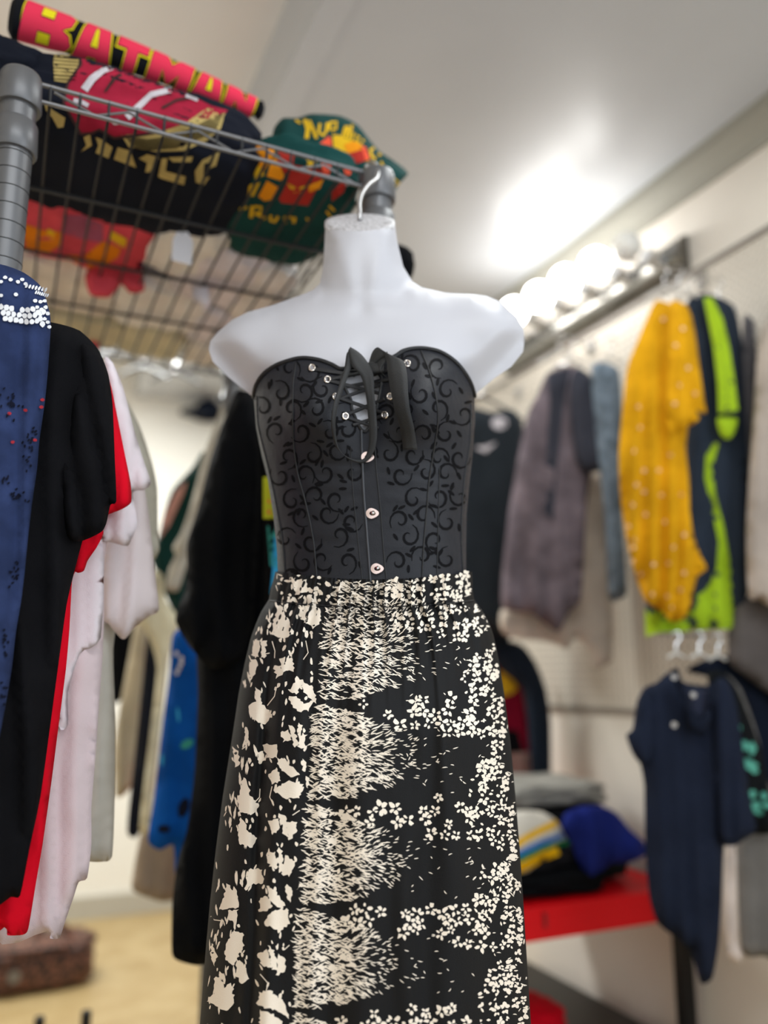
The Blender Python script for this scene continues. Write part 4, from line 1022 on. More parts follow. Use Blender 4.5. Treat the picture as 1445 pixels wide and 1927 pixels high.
cloth('sleeve', [(170, 670), (205, 712), (222, 790), (236, 860), (246, 910), (247, 945), (230, 958), (196, 972), (190, 985), (195, 1003), (182, 1030), (165, 1055), (158, 1074), (146, 1078), (137, 1065), (145, 960), (150, 800)], ('Y', 1.065), 0.012, redc, o, 12, (0.005, 40), 0.02, 6)
wh = cloth_mat('white_rayon', (232, 222, 228), 0.06, 6); pw = cloth_mat('pinkish_white_rayon', (222, 204, 208), 0.06, 6); ow = cloth_mat('ivory_cotton', (200, 196, 186), 0.06, 6)
o = empty('hanging_blouse', (0, 1.12, 1), 'long pinkish white blouse hanging behind the red t-shirt', 'blouse', G1)
cloth('body', [(40, 800), (190, 700), (212, 690), (225, 760), (215, 950), (197, 1050), (196, 1160), (192, 1250), (186, 1330), (180, 1420), (172, 1520), (172, 1590), (164, 1652), (148, 1660), (138, 1690), (124, 1730), (112, 1765), (94, 1766), (90, 1752), (-20, 1755), (-20, 1200)], ('Y', 1.145), 0.014, pw, o, 14, (0.006, 44), 0.014, 4)
cloth('sleeve', [(196, 676), (212, 682), (232, 730), (250, 800), (268, 860), (284, 908), (272, 922), (250, 926), (256, 965), (258, 990), (250, 1010), (240, 1028), (215, 1022), (192, 1015), (190, 985), (215, 940), (205, 800)], ('Y', 1.13), 0.012, wh, o, 11, (0.005, 34), 0.018, 8)
cloth('hanging_tail', [(120, 1080), (192, 1015), (190, 1200), (150, 1230), (128, 1300), (128, 1364), (110, 1366), (100, 1200)], ('Y', 1.125), 0.003, wh, o, 12, (0.003, 30), 0.003, 9)
o = empty('hanging_tshirt', (0, 1.2, 1), 'plain white t-shirt with a wide drooping sleeve hanging behind the pinkish blouse', 't-shirt', G1)
cloth('body', [(150, 900), (200, 800), (240, 900), (230, 1100), (213, 1220), (217, 1350), (216, 1500), (211, 1612), (190, 1622), (160, 1620), (100, 1600)], ('Y', 1.235), 0.018, ow, o, 16, (0.006, 40), 0.02, 10)
cloth('sleeve', [(215, 700), (240, 790), (262, 870), (276, 940), (285, 1010), (292, 1080), (299, 1148), (280, 1160), (255, 1180), (236, 1202), (226, 1200), (205, 1175), (194, 1160), (192, 1000), (200, 800)], ('Y', 1.20), 0.018, cloth_mat('white_jersey', (228, 216, 218), 0.05, 5), o, 12, (0.005, 60), 0.03, 7)
o = cloth('hanging_shirt', [(220, 730), (262, 800), (286, 870), (296, 920), (297, 1000), (300, 1036), (285, 1062), (260, 1080), (230, 1080), (215, 900)], ('Y', 1.33), 0.02, cloth_mat('grey_ivory_cotton', (190, 187, 174), 0.06, 6), None, 12, (0.006, 50), 0.025, 12)
meta(o, 'greyish ivory shirt, its rounded shoulder showing behind the white t-shirt', 'shirt', G1)

# ------------------------------------------------------------------ second run of clothes behind the torso form
G2 = 'clothes hanging behind the torso form at the left'
def g(name, lab, cat, pts, pl, T, m_, grp, fold=(0.006, 40), seed=0, step=16, prints=(), R=None):
    o = cloth(name, pts, pl, T, m_, None, step, fold, R or T*1.3, seed, prints); meta(o, lab, cat, grp); return o
bl2 = cloth_mat('deep_black_cotton', (13, 14, 17), 0.12)
o = empty('long_black_dress', (0.3, 1.6, 1), 'long black dress hanging just left of the torso form', 'dress', G2)
cloth('body', [(445, 735), (478, 740), (540, 760), (560, 900), (560, 1300), (540, 1790), (420, 1806), (372, 1817), (335, 1808), (323, 1792), (324, 1700), (334, 1620), (352, 1560), (366, 1450), (372, 1300), (368, 1190), (378, 1000), (402, 880), (420, 800)], ('D', 1.52), 0.035, bl2, o, 18, (0.010, 46), 0.05, 13)
cloth('sleeve', [(452, 740), (480, 760), (492, 900), (480, 1150), (455, 1240), (400, 1260), (355, 1215), (330, 1170), (336, 1140), (348, 1110), (352, 1060), (352, 1022), (372, 960), (398, 860), (422, 790)], ('D', 1.47), 0.03, bl2, o, 16, (0.010, 50), 0.04, 14)
tealp = cloth_mat('teal_print', (60, 150, 140), 0.2, 30); skyp = cloth_mat('sky_blue_print', (60, 160, 210), .1); lime = cloth_mat('lime_yellow', (190, 200, 50), .05)
g('graphic_tshirt', 'black t-shirt with pink, yellow and teal print, half hidden by the corset', 't-shirt',
  [(500, 800), (560, 790), (620, 900), (620, 1150), (505, 1160), (497, 1000)], ('D', 1.40), 0.015, bl2, G2, seed=15, step=10,
  prints=[([(495, 898), (530, 895), (530, 978), (495, 976)], lime), ([(504, 915), (528, 913), (528, 970), (504, 969)], pink), ([(502, 990), (520, 985), (522, 1070), (508, 1065)], tealp), ([(516, 1010), (530, 1010), (530, 1110), (508, 1118), (512, 1080)], skyp)])
bluem = cloth_mat('bright_blue_fabric', (12, 78, 160), 0.25, 9)
g('patterned_top', 'bright blue patterned top hanging behind the long black dress', 'top', [(325, 1195), (350, 1180), (372, 1215), (400, 1260), (405, 1500), (375, 1600), (332, 1652), (326, 1590), (300, 1600), (278, 1582), (290, 1500), (306, 1360), (318, 1270)], ('D', 1.75), 0.03, bluem, G2, seed=16,
  prints=[(ell(338+random.uniform(-8, 8), 1230+i*9, 4, 5, 8), whitep) for i in range(5)]+[(ell(335, 1345, 3, 16, 8, -.1), skyp), (ell(345, 1520, 10, 20, 8, .3), dkn), (ell(305, 1430, 3, 12, 8), skyp), (ell(352, 1400, 14, 8, 8, -.5), tealp), (ell(308, 1560, 12, 8), dkn)])
g('hanging_shirt', 'light grey shirt whose edge shows left of the long black dress', 'shirt', [(420, 760), (404, 800), (385, 850), (362, 940), (342, 1000), (325, 1030), (330, 1045), (318, 1070), (312, 1108), (335, 1112), (352, 1060), (380, 980), (430, 900)], ('D', 1.95), 0.02, cloth_mat('stone_cotton', (176, 170, 158)), G2, seed=17, step=12)
g('hanging_shirt', 'dark green shirt with a pink panel behind the light grey shirt', 'shirt', [(385, 850), (362, 880), (325, 920), (310, 960), (298, 1010), (284, 1050), (300, 1090), (320, 1140), (345, 1160), (380, 1000)], ('D', 2.05), 0.02, cloth_mat('bottle_green_cotton', (22, 52, 48)), G2, seed=18, step=10, prints=[([(352, 905), (330, 925), (308, 968), (300, 1015), (318, 990), (345, 930)], cloth_mat('dusty_pink_print', (200, 150, 140)))])
g('hanging_trousers', 'khaki trousers hanging with a crooked edge above the bright blue top', 'trousers', [(288, 1075), (308, 1085), (312, 1130), (338, 1165), (330, 1200), (318, 1240), (300, 1400), (282, 1560), (262, 1560), (280, 1400), (296, 1260), (284, 1210), (270, 1180), (262, 1160)], ('D', 2.0), 0.018, khaki, G2, seed=19, step=12)
g('hanging_trousers', 'narrow black trousers between two khaki pairs', 'trousers', [(280, 1180), (312, 1215), (306, 1300), (290, 1420), (262, 1568), (239, 1566), (250, 1450), (266, 1300)], ('D', 2.1), 0.018, cloth_mat('midnight_cotton', (24, 26, 34)), G2, seed=20, step=12)
g('hanging_trousers', 'pale khaki trousers hanging furthest left behind the white clothes', 'trousers', [(262, 1140), (284, 1170), (280, 1230), (262, 1400), (248, 1480), (218, 1500), (214, 1400), (240, 1250)], ('D', 2.2), 0.018, cloth_mat('pale_khaki_cotton', (186, 174, 150)), G2, seed=21, step=12)
g('black_top', 'black top hanging in the gap behind the white t-shirt sleeve', 'top', [(195, 900), (230, 880), (262, 1165), (268, 1230), (245, 1300), (215, 1325), (200, 1300)], ('D', 2.35), 0.02, bl2, G2, seed=22, step=12)
g('hanging_skirt', 'taupe skirt, its hem showing below the bright blue top', 'skirt', [(275, 1540), (345, 1560), (350, 1660), (340, 1690), (305, 1697), (268, 1685), (247, 1670), (258, 1600)], ('D', 2.2), 0.025, cloth_mat('taupe_wool', (150, 134, 118)), G2, seed=23, step=12)

for x, y, d, w_, lab in ((1070, 672, 2.52, 26, 'hanger of the cream long top behind the mottled grey t-shirt'), (296, 1168, 2.1, 14, 'hanger of the narrow black trousers between the khaki pairs')):
    h_ = empty('clothes_hanger', (0, 3, 2), lab, 'hanger'); pl = ('D', d)
    q = MB(); q.tube([P(x-w_, y+18, pl), P(x, y+10, pl), P(x+w_, y+24, pl)], 0.004, 8); q.build('shoulder_bar', chrome, h_, True)
    q = MB(); q.tube(crom([P(x, y+10, pl), P(x, y-2, pl), P(x+5, y-8, pl), P(x, y-14, pl)], 5, False), 0.002, 8); q.build('hook', chrome, h_, True)
# wall things far back on the left
hat = empty('baseball_cap', (0.5, 3.3, 1.9), 'dark navy cap hanging against the pale back wall', 'cap')
c = P(392, 772, ('Y', 4.31)); q = MB()
def ellipsoid(q, c, s, n=16, m_=10, half=False):
    vs = []; fs = []
    for i in range(m_+1):
        th = math.pi*i/m_*(0.5 if half else 1)
        for k in range(n): a = 2*math.pi*k/n; vs.append(Vector(c)+Vector((s[0]*math.sin(th)*math.cos(a), s[1]*math.sin(th)*math.sin(a), s[2]*math.cos(th))))
    for i in range(m_):
        for k in range(n): fs.append((i*n+k, (i+1)*n+k, (i+1)*n+(k+1) % n, i*n+(k+1) % n))
    q.add(vs, fs)
ellipsoid(q, c+Vector((0, 0, -0.04)), (0.085, 0.09, 0.10), half=True); q.build('crown', cloth_mat('cap_navy', (28, 34, 48)), hat, True)
q = MB(); ellipsoid(q, c+Vector((-0.075, -0.03, -0.035)), (0.085, 0.08, 0.012)); q.build('brim', MATS['cap_navy'], hat, True)
bh = mat('black_hanger_plastic', (30, 30, 32), 0.4)
for i, (x, y, d, lab) in enumerate(((270, 690, 3.3, 'black plastic hanger hooked to the rear rail, leftmost of the empty ones'), (330, 700, 3.5, 'black plastic hanger hooked to the rear rail, middle one of the empty ones'), (388, 690, 3.7, 'black plastic hanger hooked to the rear rail, rightmost of the empty ones'))):
    h_ = empty('clothes_hanger', (0, 3, 2), lab, 'hanger', 'empty hangers on the rear rail')
    pl = ('D', d); q = MB(); q.tube(crom([P(x-46, y+16, pl), P(x, y, pl), P(x+46, y+22, pl)], 5, False), 0.008, 8); q.build('shoulder_bar', bh, h_, True)
    q = MB(); q.tube(crom([P(x, y, pl), P(x, y-14, pl), P(x+7, y-20, pl), P(x+2, y-28, pl)], 5, False), 0.003, 8); q.build('hook', chrome, h_, True)
q = MB(); q.tube([P(-120, 672, ('D', 3.0)), P(470, 660, ('D', 3.8))], 0.012, 12); rl = q.build('hanging_rail', darkm, None, True); meta(rl, 'grey clothes rail in front of the pale back wall carrying the empty hangers', 'rail')
# pole of the rail down to the floor, hidden behind clothes
e0 = P(-120, 672, ('D', 3.0)); q = MB(); q.tube([(e0.x, e0.y, 0), (e0.x, e0.y, e0.z)], 0.012, 12); q.build('pole', chrome, rl, True)
e1 = P(470, 660, ('D', 3.8)); q = MB(); q.tube([(e1.x, e1.y, 0), (e1.x, e1.y, e1.z)], 0.012, 12); q.build('pole', chrome, rl, True)

# woven basket-like bag on the floor and two black stubs
wv = bpy.data.materials.new('woven_brown_leather'); wv.use_nodes = True; nt = wv.node_tree; b = nt.nodes['Principled BSDF']
tc = nt.nodes.new('ShaderNodeTexCoord'); ck = nt.nodes.new('ShaderNodeTexVoronoi'); ck.inputs['Scale'].default_value = 60
r = nt.nodes.new('ShaderNodeValToRGB'); r.color_ramp.elements[0].color = (*lin((158, 104, 84)), 1); r.color_ramp.elements[1].color = (*lin((30, 20, 18)), 1); r.color_ramp.elements[1].position = 0.7
nt.links.new(tc.outputs['Object'], ck.inputs['Vector']); nt.links.new(ck.outputs['Distance'], r.inputs[0]); nt.links.new(r.outputs[0], b.inputs['Base Color']); b.inputs['Roughness'].default_value = 0.6
bg = empty('woven_bag', (0.2, 3.5, 0), 'dark brown woven leather bag lying on the floor under the clothes', 'bag')
softbox('bag_body', (0.14, 3.62, 0.072), (0.27, 0.14, 0.072), wv, bg, 5, 0.02, 2)
softbox('flap', (0.15, 3.60, 0.140), (0.25, 0.13, 0.030), wv, bg, 3, 0.08, 4)
q = MB(); q.tube(crom([Vector((0.20, 3.60, 0.17)), Vector((0.24, 3.58, 0.24)), Vector((0.28, 3.56, 0.21)), Vector((0.33, 3.55, 0.16))], 6, False), 0.014, 8); q.build('strap', wv, bg, True)
q = MB(); q.tube([(0.13, 3.468, 0.075), (0.13, 3.462, 0.075)], 0.022, 14); q.build('buckle', steel, bg, True)
for i, (x, y, lab) in enumerate(((72, 1914, 'short black shoe rack peg poking up at the bottom edge, left one'), (160, 1903, 'short black shoe rack peg poking up at the bottom edge, right one'))):
    pl = ('D', 2.2); a = P(x+3, y, pl); b_ = P(x-6, y+90, pl); q = MB(); q.tube([(b_.x, b_.y, 0.0), a], [0.012, 0.012], 12); meta(q.build('rack_peg', mat('black_rubber', (18, 18, 18), 0.7), None, True), lab, 'peg', 'black pegs at the lower left')

# ------------------------------------------------------------------ right wall clothes
G3 = 'clothes hanging on the pegboard'
charc = cloth_mat('charcoal_jersey', (42, 48, 54), 0.12); 
o = g('logo_tshirt', 'dark charcoal t-shirt with small white marks on the chest, right beside the corset', 't-shirt', [(860, 780), (895, 768), (925, 775), (965, 770), (985, 800), (995, 900), (990, 1020), (978, 1120), (960, 1190), (930, 1190), (860, 1120)], ('D', 2.72), 0.03, charc, G3, seed=31, prints=[(ell(940, 796, 15, 12, 12), whitep), (stripe([(895, 842), (912, 846), (932, 834)], [2, 12, 3]), whitep)])
hg = empty('clothes_hanger', (1, 2, 2), 'dark hanger holding the charcoal t-shirt', 'hanger')
pl = ('D', 2.75); q = MB(); q.tube(crom([P(850, 775, pl), P(905, 748, pl), P(985, 792, pl)], 5, False), 0.006, 8); q.build('shoulder_bar', bh, hg, True)
q = MB(); q.tube(crom([P(905, 748, pl), P(905, 735, pl), P(912, 726, pl)], 5, False), 0.002, 8); q.build('hook', chrome, hg, True)
g('dark_jumper', 'dark navy jumper hanging low behind the skirt waist', 'jumper', [(880, 940), (940, 1000), (975, 1090), (960, 1200), (930, 1240), (880, 1200)], ('D', 2.8), 0.025, cloth_mat('ink_knit', (32, 36, 44)), G3, seed=33)
greym = cloth_mat('mottled_grey_jersey', (112, 102, 110), 0.28, 16); dgrey = cloth_mat('dark_slate_jersey', (58, 60, 70), 0.15)
o = empty('mottled_tshirt', (1.5, 2.4, 1.6), 'mottled grey t-shirt with dark shoulders and sleeves on the pegboard', 't-shirt', G3)
cloth('body', [(1010, 745), (1028, 705), (1050, 692), (1075, 688), (1105, 705), (1128, 760), (1118, 860), (1105, 940), (1098, 1060), (1092, 1130), (1070, 1155), (1050, 1190), (1020, 1170), (1000, 1155), (946, 1145), (945, 1080), (958, 960), (975, 860), (992, 780)], ('D', 2.42), 0.03, greym, o, 16, (0.012, 50), 0.045, 34, [([(1030, 703), (1075, 690), (1060, 760), (1050, 860), (1040, 980), (1020, 960), (1030, 820), (1035, 760)], dgrey)])
cloth('sleeve', [(1085, 692), (1110, 705), (1130, 745), (1145, 800), (1155, 850), (1150, 880), (1130, 886), (1105, 890), (1085, 870), (1075, 800), (1072, 720)], ('D', 2.37), 0.028, dgrey, o, 14, (0.007, 30), 0.035, 35)
g('long_cream_top', 'cream long top hanging behind the mottled grey t-shirt', 'top', [(1040, 720), (1062, 690), (1095, 720), (1110, 880), (1140, 900), (1146, 1000), (1150, 1100), (1154, 1190), (1150, 1245), (1118, 1260), (1108, 1222), (1085, 1200), (1065, 1222), (1040, 1210), (950, 1195), (942, 1150), (1000, 1100), (1080, 1000)], ('D', 2.52), 0.02, cloth_mat('cream_knit', (196, 184, 172)), G3, seed=36)
g('striped_shirt', 'blue-grey striped shirt squeezed between the grey t-shirt and the yellow dress', 'shirt', [(1112, 690), (1140, 682), (1166, 700), (1172, 800), (1170, 950), (1180, 1110), (1165, 1128), (1145, 1122), (1135, 950), (1120, 800)], ('D', 2.34), 0.022, cloth_mat('blue_grey_shirting', (112, 126, 140), 0.3, 40), G3, seed=37, fold=(0.006, 20))
yd = cloth_mat('mustard_yellow_cotton', (214, 156, 22), 0.14, 10); dot = cloth_mat('pale_dot', (232, 190, 150), 0.05)
dots = [(1248, 600), (1285, 618), (1272, 650), (1295, 692), (1278, 725), (1308, 740), (1265, 758), (1202, 765), (1205, 805), (1192, 848), (1240, 885), (1212, 885), (1262, 855), (1198, 912), (1212, 925), (1244, 932), (1190, 950), (1215, 968), (1252, 982), (1182, 990), (1288, 1006), (1196, 1015), (1268, 1030), (1308, 1053), (1190, 1056), (1230, 1062), (1258, 1060), (1205, 1080), (1288, 1078), (1280, 1110), (1228, 1118), (1256, 1122), (1266, 1143), (1192, 1030), (1282, 930)]
o = empty('polka_dot_dress', (1.5, 1.6, 1.7), 'mustard yellow dress with pale polka dots hanging on the pegboard', 'dress', G3)
cloth('body', [(1200, 640), (1218, 595), (1235, 565), (1262, 572), (1290, 590), (1302, 640), (1300, 760), (1290, 840), (1296, 900), (1298, 960), (1305, 1010), (1318, 1045), (1330, 1070), (1312, 1085), (1303, 1120), (1298, 1150), (1280, 1168), (1262, 1170), (1245, 1150), (1215, 1132), (1198, 1090), (1180, 1020), (1168, 940), (1164, 860), (1172, 760), (1180, 690)], ('D', 1.92), 0.03, yd, o, 12, (0.018, 34), 0.05, 38, [(ell(a, b_, 4.2, 4.2), dot) for a, b_ in dots if a < 1300 and not (a > 1270 and b_ < 800)])
cloth('sleeve', [(1262, 568), (1292, 575), (1305, 610), (1316, 690), (1326, 760), (1328, 778), (1310, 772), (1316, 788), (1300, 800), (1280, 808), (1262, 820), (1255, 780), (1258, 680)], ('D', 1.87), 0.024, yd, o, 11, (0.008, 28), 0.03, 39, [(ell(a, b_, 4.2, 4.2), dot) for a, b_ in ((1285, 618), (1272, 650), (1295, 692), (1278, 725), (1308, 740), (1270, 760))])
slate = cloth_mat('slate_blue_knit', (44, 52, 64), 0.1); limec = cloth_mat('lime_green_fabric', (160, 192, 40), 0.06)
o = empty('sports_jacket', (1.6, 1.5, 1.7), 'dark slate jacket with lime green stripes hanging right of the yellow dress', 'jacket', G3)
cloth('body', [(1290, 575), (1330, 552), (1380, 575), (1396, 640), (1402, 760), (1408, 900), (1412, 1050), (1405, 1130), (1382, 1150), (1380, 1182), (1298, 1186), (1240, 1180), (1218, 1195), (1213, 1150), (1230, 1100), (1280, 1000), (1290, 800)], ('D', 2.02), 0.028, slate, o, 14, (0.009, 42), 0.04, 40,
      [([(1213, 1148), (1300, 1150), (1298, 1188), (1240, 1190), (1215, 1198)], limec), ([(1297, 1186), (1296, 1130), (1328, 1110), (1348, 1070), (1352, 1020), (1340, 960), (1326, 900), (1328, 858), (1345, 832), (1352, 836), (1340, 880), (1346, 930), (1362, 990), (1374, 1060), (1380, 1120), (1381, 1184)], limec)])
cloth('sleeve', [(1318, 556), (1340, 556), (1362, 580), (1375, 640), (1385, 700), (1392, 770), (1388, 782), (1352, 784), (1350, 740), (1342, 660), (1330, 600)], ('D', 1.96), 0.018, slate, o, 10, (0.005, 30), 0.02, 41, [([(1324, 560), (1340, 560), (1360, 600), (1372, 650), (1383, 720), (1389, 772), (1352, 778), (1350, 720), (1342, 650)], limec)])
cloth('cuff', [(1350, 786), (1386, 786), (1384, 808), (1374, 826), (1360, 824), (1352, 808)], ('D', 1.96), 0.012, limec, o, 8, (0.002, 20), 0.015, 42)
g('grey_vest', 'dark grey vest hanging on the pegboard right of the slate jacket', 'vest', [(1398, 600), (1420, 590), (1435, 600), (1430, 700), (1420, 800), (1425, 900), (1400, 900), (1396, 780)], ('D', 2.06), 0.02, cloth_mat('dim_grey_knit', (88, 86, 90)), G3, seed=43, step=12)
g('beige_cardigan', 'beige cardigan cut off by the right edge of the frame', 'cardigan', [(1428, 640), (1445, 600), (1500, 620), (1500, 1140), (1430, 1130), (1408, 1120), (1404, 1000), (1412, 860), (1420, 740)], ('D', 1.93), 0.025, cloth_mat('beige_knit', (176, 164, 154)), G3, seed=44)
g('grey_trousers', 'dim grey trousers hanging below the beige cardigan at the right edge', 'trousers', [(1380, 1130), (1500, 1130), (1500, 1330), (1440, 1300), (1400, 1270), (1370, 1240)], ('D', 2.02), 0.02, cloth_mat('dim_taupe', (92, 86, 84)), G3, seed=45)
# pegboard arms with hangers
def peg_arm(y, z, L_, lab, n=4):
    a = empty('pegboard_hook', (WX, y, z), lab, 'hook', 'chrome arms on the pegboard')
    q = MB(); q.tube([(WX-0.013, y, z), (WX-0.013-L_, y, z), (WX-0.013-L_-0.01, y, z+0.014)], 0.0035, 10); q.build('arm', chrome, a, True)
    q = MB(); q.box(WX-0.02, WX-0.012, y-0.016, y+0.016, z-0.03, z+0.02); q.build('back_plate', chrome, a)
    q = MB(); ellipsoid(q, (WX-0.013-L_-0.012, y, z+0.018), (0.008, 0.008, 0.008), 12, 8); q.build('ball_tip', chrome, a, True)
t_ = onx = P(1262, 510, ('X', 1.62)); peg_arm(t_.y, t_.z, 0.28, 'chrome arm holding the yellow dress and slate jacket')
t_ = P(1060, 640, ('X', 1.62)); peg_arm(t_.y, t_.z, 0.28, 'chrome arm holding the mottled grey t-shirt')
t_ = P(920, 728, ('X', 1.60)); peg_arm(t_.y, t_.z, 0.28, 'chrome arm holding the charcoal t-shirt beside the corset')
t_ = P(1320, 1195, ('X', 1.60)); peg_arm(t_.y, t_.z, 0.28, 'chrome arm low on the pegboard holding the navy polo')
def small_hangers(lst, pl0, grp, m_):
    for i, (x, y, s, lab) in enumerate(lst):
        a = empty('clothes_hanger', (1.5, 1.6, 1.9), lab, 'hanger', grp); pl = ('D', pl0+i*0.035)
        q = MB(); q.tube(crom([P(x, y+34, pl), P(x, y+14, pl), P(x+7, y+6, pl), P(x+4, y-6, pl), P(x-7, y-4, pl)], 5, False), 0.0026, 8); q.build('hook', chrome, a, True)
        q = MB(); q.tube(crom([P(x-s, y+34+s*.5, pl), P(x, y+34, pl), P(x+s, y+34+s*.5, pl)], 5, False), 0.004, 8); q.build('shoulder_bar', m_, a, True)
clr = mat('pale_hanger_plastic', (205, 202, 196), 0.25)
small_hangers([(1250, 508, 36, 'pale hanger at the left of those above the yellow dress'), (1278, 508, 34, 'pale hanger above the right shoulder of the yellow dress'), (1296, 520, 40, 'pale hanger between the yellow dress and the slate jacket'), (1352, 530, 34, 'pale hanger above the slate jacket, farthest right')], 1.96, 'hangers above the yellow dress', clr)
small_hangers([(1052, 630, 40, 'pale hanger above the left shoulder of the mottled grey t-shirt'), (1075, 640, 36, 'pale hanger above the right shoulder of the mottled grey t-shirt'), (1148, 640, 30, 'pale hanger above the blue-grey striped shirt')], 2.40, 'hangers above the grey t-shirt', clr)
small_hangers([(1272, 1196, 16, 'small hanger above the collar of the navy polo, leftmost of three'), (1315, 1196, 18, 'small hanger above the navy polo, middle of three'), (1350, 1200, 16, 'small hanger above the teal print shirt, rightmost of three')], 1.92, 'hangers above the navy polo', clr)

# ------------------------------------------------------------------ lower right clothes
G4 = 'clothes hanging low at the right'
nvp = cloth_mat('navy_pique', (30, 36, 52), 0.1); nv2 = cloth_mat('dark_navy_pique', (22, 27, 40), 0.1)
btn = mat('pearl_button', (170, 165, 160), 0.3)
o = empty('navy_polo_shirt', (1.2, 1.2, 0.9), 'navy polo shirt with open collar hanging low at the right', 'polo shirt', G4)
cloth('body', [(1262, 1262), (1290, 1285), (1330, 1290), (1356, 1275), (1378, 1330), (1384, 1420), (1372, 1520), (1362, 1600), (1358, 1700), (1352, 1780), (1340, 1842), (1318, 1850), (1300, 1790), (1272, 1765), (1238, 1738), (1222, 1690), (1214, 1600), (1212, 1480), (1205, 1440), (1192, 1400), (1196, 1330), (1210, 1296), (1235, 1284)], ('D', 1.90), 0.032, nvp, o, 14, (0.009, 34), 0.045, 50)
cloth('sleeve', [(1212, 1296), (1230, 1300), (1236, 1360), (1228, 1430), (1208, 1440), (1190, 1418), (1178, 1384), (1190, 1372), (1198, 1320)], ('D', 1.87), 0.018, nvp, o, 12, (0.004, 24), 0.02, 51)
cloth('sleeve', [(1350, 1272), (1375, 1290), (1390, 1350), (1402, 1440), (1415, 1520), (1422, 1562), (1400, 1580), (1380, 1592), (1352, 1584), (1345, 1500), (1340, 1400), (1340, 1320)], ('D', 1.86), 0.022, nvp, o, 12, (0.006, 30), 0.028, 52)
cloth('collar', [(1262, 1262), (1272, 1290), (1286, 1330), (1298, 1370), (1320, 1386), (1338, 1360), (1342, 1310), (1350, 1280), (1340, 1284), (1328, 1340), (1315, 1350), (1300, 1330), (1285, 1290), (1276, 1258)], ('D', 1.83), 0.010, nv2, o, 9, (0.002, 20), 0.012, 53)
cloth('placket', [(1292, 1300), (1332, 1300), (1330, 1350), (1318, 1372), (1302, 1352)], ('D', 1.85), 0.006, cloth_mat('navy_facing', (42, 46, 62)), o, 9, (0.001, 20), 0.008, 54)
for bx_, by_ in ((1304, 1308), (1268, 1364), (1268, 1274)):
    c = P(bx_, by_, ('D', 1.815)); q = MB(); q.tube([c, c-NH*0.003], 0.006, 14); q.build('button', btn, o, True)
g('teal_print_shirt', 'black shirt with a teal leafy print next to the navy polo', 'shirt', [(1330, 1270), (1356, 1262), (1384, 1290), (1410, 1350), (1435, 1420), (1450, 1500), (1470, 1560), (1440, 1570), (1400, 1560), (1370, 1450), (1345, 1350)], ('D', 1.97), 0.022, cloth_mat('black_viscose', (22, 24, 26)), G4, seed=55, step=9,
  prints=[(ell(x, y, rx, ry, 9, r_, .2), cloth_mat('teal_leaf_print', (92, 168, 150), 0.1)) for x, y, rx, ry, r_ in ((1341, 1302, 6, 10, 0), (1370, 1318, 6, 8, 0), (1368, 1342, 5, 10, .2), (1388, 1372, 7, 8, 0), (1398, 1402, 16, 9, .2), (1415, 1408, 8, 12, 0), (1408, 1438, 20, 9, .4), (1418, 1450, 10, 5, .4), (1400, 1462, 4, 6, 0), (1414, 1495, 10, 8, 0), (1438, 1498, 7, 8, 0), (1422, 1516, 12, 8, 0), (1428, 1528, 10, 6, 0), (1444, 1515, 8, 6, 0))])
g('grey_shirt', 'mid grey shirt whose shoulder curves behind the teal print shirt', 'shirt', [(1330, 1275), (1350, 1264), (1372, 1272), (1396, 1300), (1415, 1350), (1430, 1400), (1445, 1470), (1500, 1560), (1500, 1820), (1440, 1800), (1395, 1790), (1385, 1600), (1380, 1420)], ('D', 2.03), 0.02, cloth_mat('mid_grey_jersey', (118, 115, 112), 0.1), G4, seed=56)
g('dark_blue_jacket', 'dark blue jacket behind the grey shirt at the right edge', 'jacket', [(1290, 1262), (1330, 1240), (1380, 1232), (1420, 1262), (1460, 1290), (1510, 1330), (1510, 1560), (1440, 1500), (1400, 1330), (1350, 1280)], ('D', 2.08), 0.02, cloth_mat('dark_blue_cotton', (24, 30, 44)), G4, seed=57, prints=[(ell(1425, 1272, 24, 8, 10, .4), cloth_mat('maroon_print', (80, 24, 36)))])
g('white_vest', 'thin white vest strap hanging between the navy polo and the grey shirt', 'vest', [(1368, 1580), (1384, 1585), (1386, 1700), (1388, 1770), (1398, 1805), (1384, 1812), (1370, 1795), (1364, 1700)], ('D', 1.98), 0.012, cloth_mat('white_rib', (214, 200, 192)), G4, seed=58, step=10)
# jackets left of that, beyond the skirt
G5 = 'jackets hanging under the pegboard'
g('navy_jacket', 'dark navy jacket hanging just beyond the right edge of the skirt', 'jacket', [(920, 1215), (955, 1205), (985, 1215), (1010, 1250), (1028, 1300), (1036, 1360), (1036, 1470), (1020, 1480), (1002, 1472), (995, 1400), (985, 1300), (940, 1260)], ('D', 2.80), 0.035, cloth_mat('jacket_navy', (28, 35, 46)), G5, seed=60)
g('maroon_jersey', 'maroon jersey with a yellow blob print and a grey edge inside the navy jacket', 'jersey', [(900, 1230), (945, 1225), (975, 1240), (992, 1290), (1002, 1370), (1003, 1400), (1000, 1480), (960, 1490), (900, 1480)], ('D', 2.88), 0.02, cloth_mat('maroon_cotton', (122, 16, 40)), G5, seed=61, step=10,
  prints=[([(940, 1262), (962, 1275), (974, 1295), (962, 1306), (940, 1310)], yor), (stripe([(940, 1228), (966, 1240), (984, 1280), (992, 1330), (1004, 1390), (1002, 1410)], [8, 9, 8, 8, 12, 5]), cloth_mat('ash_grey', (130, 128, 122))), ([(930, 1370), (975, 1375), (985, 1415), (930, 1420)], bl2), ([(930, 1420), (1000, 1415), (1000, 1478), (930, 1480)], cloth_mat('pinkish_taupe', (150, 124, 116)))])

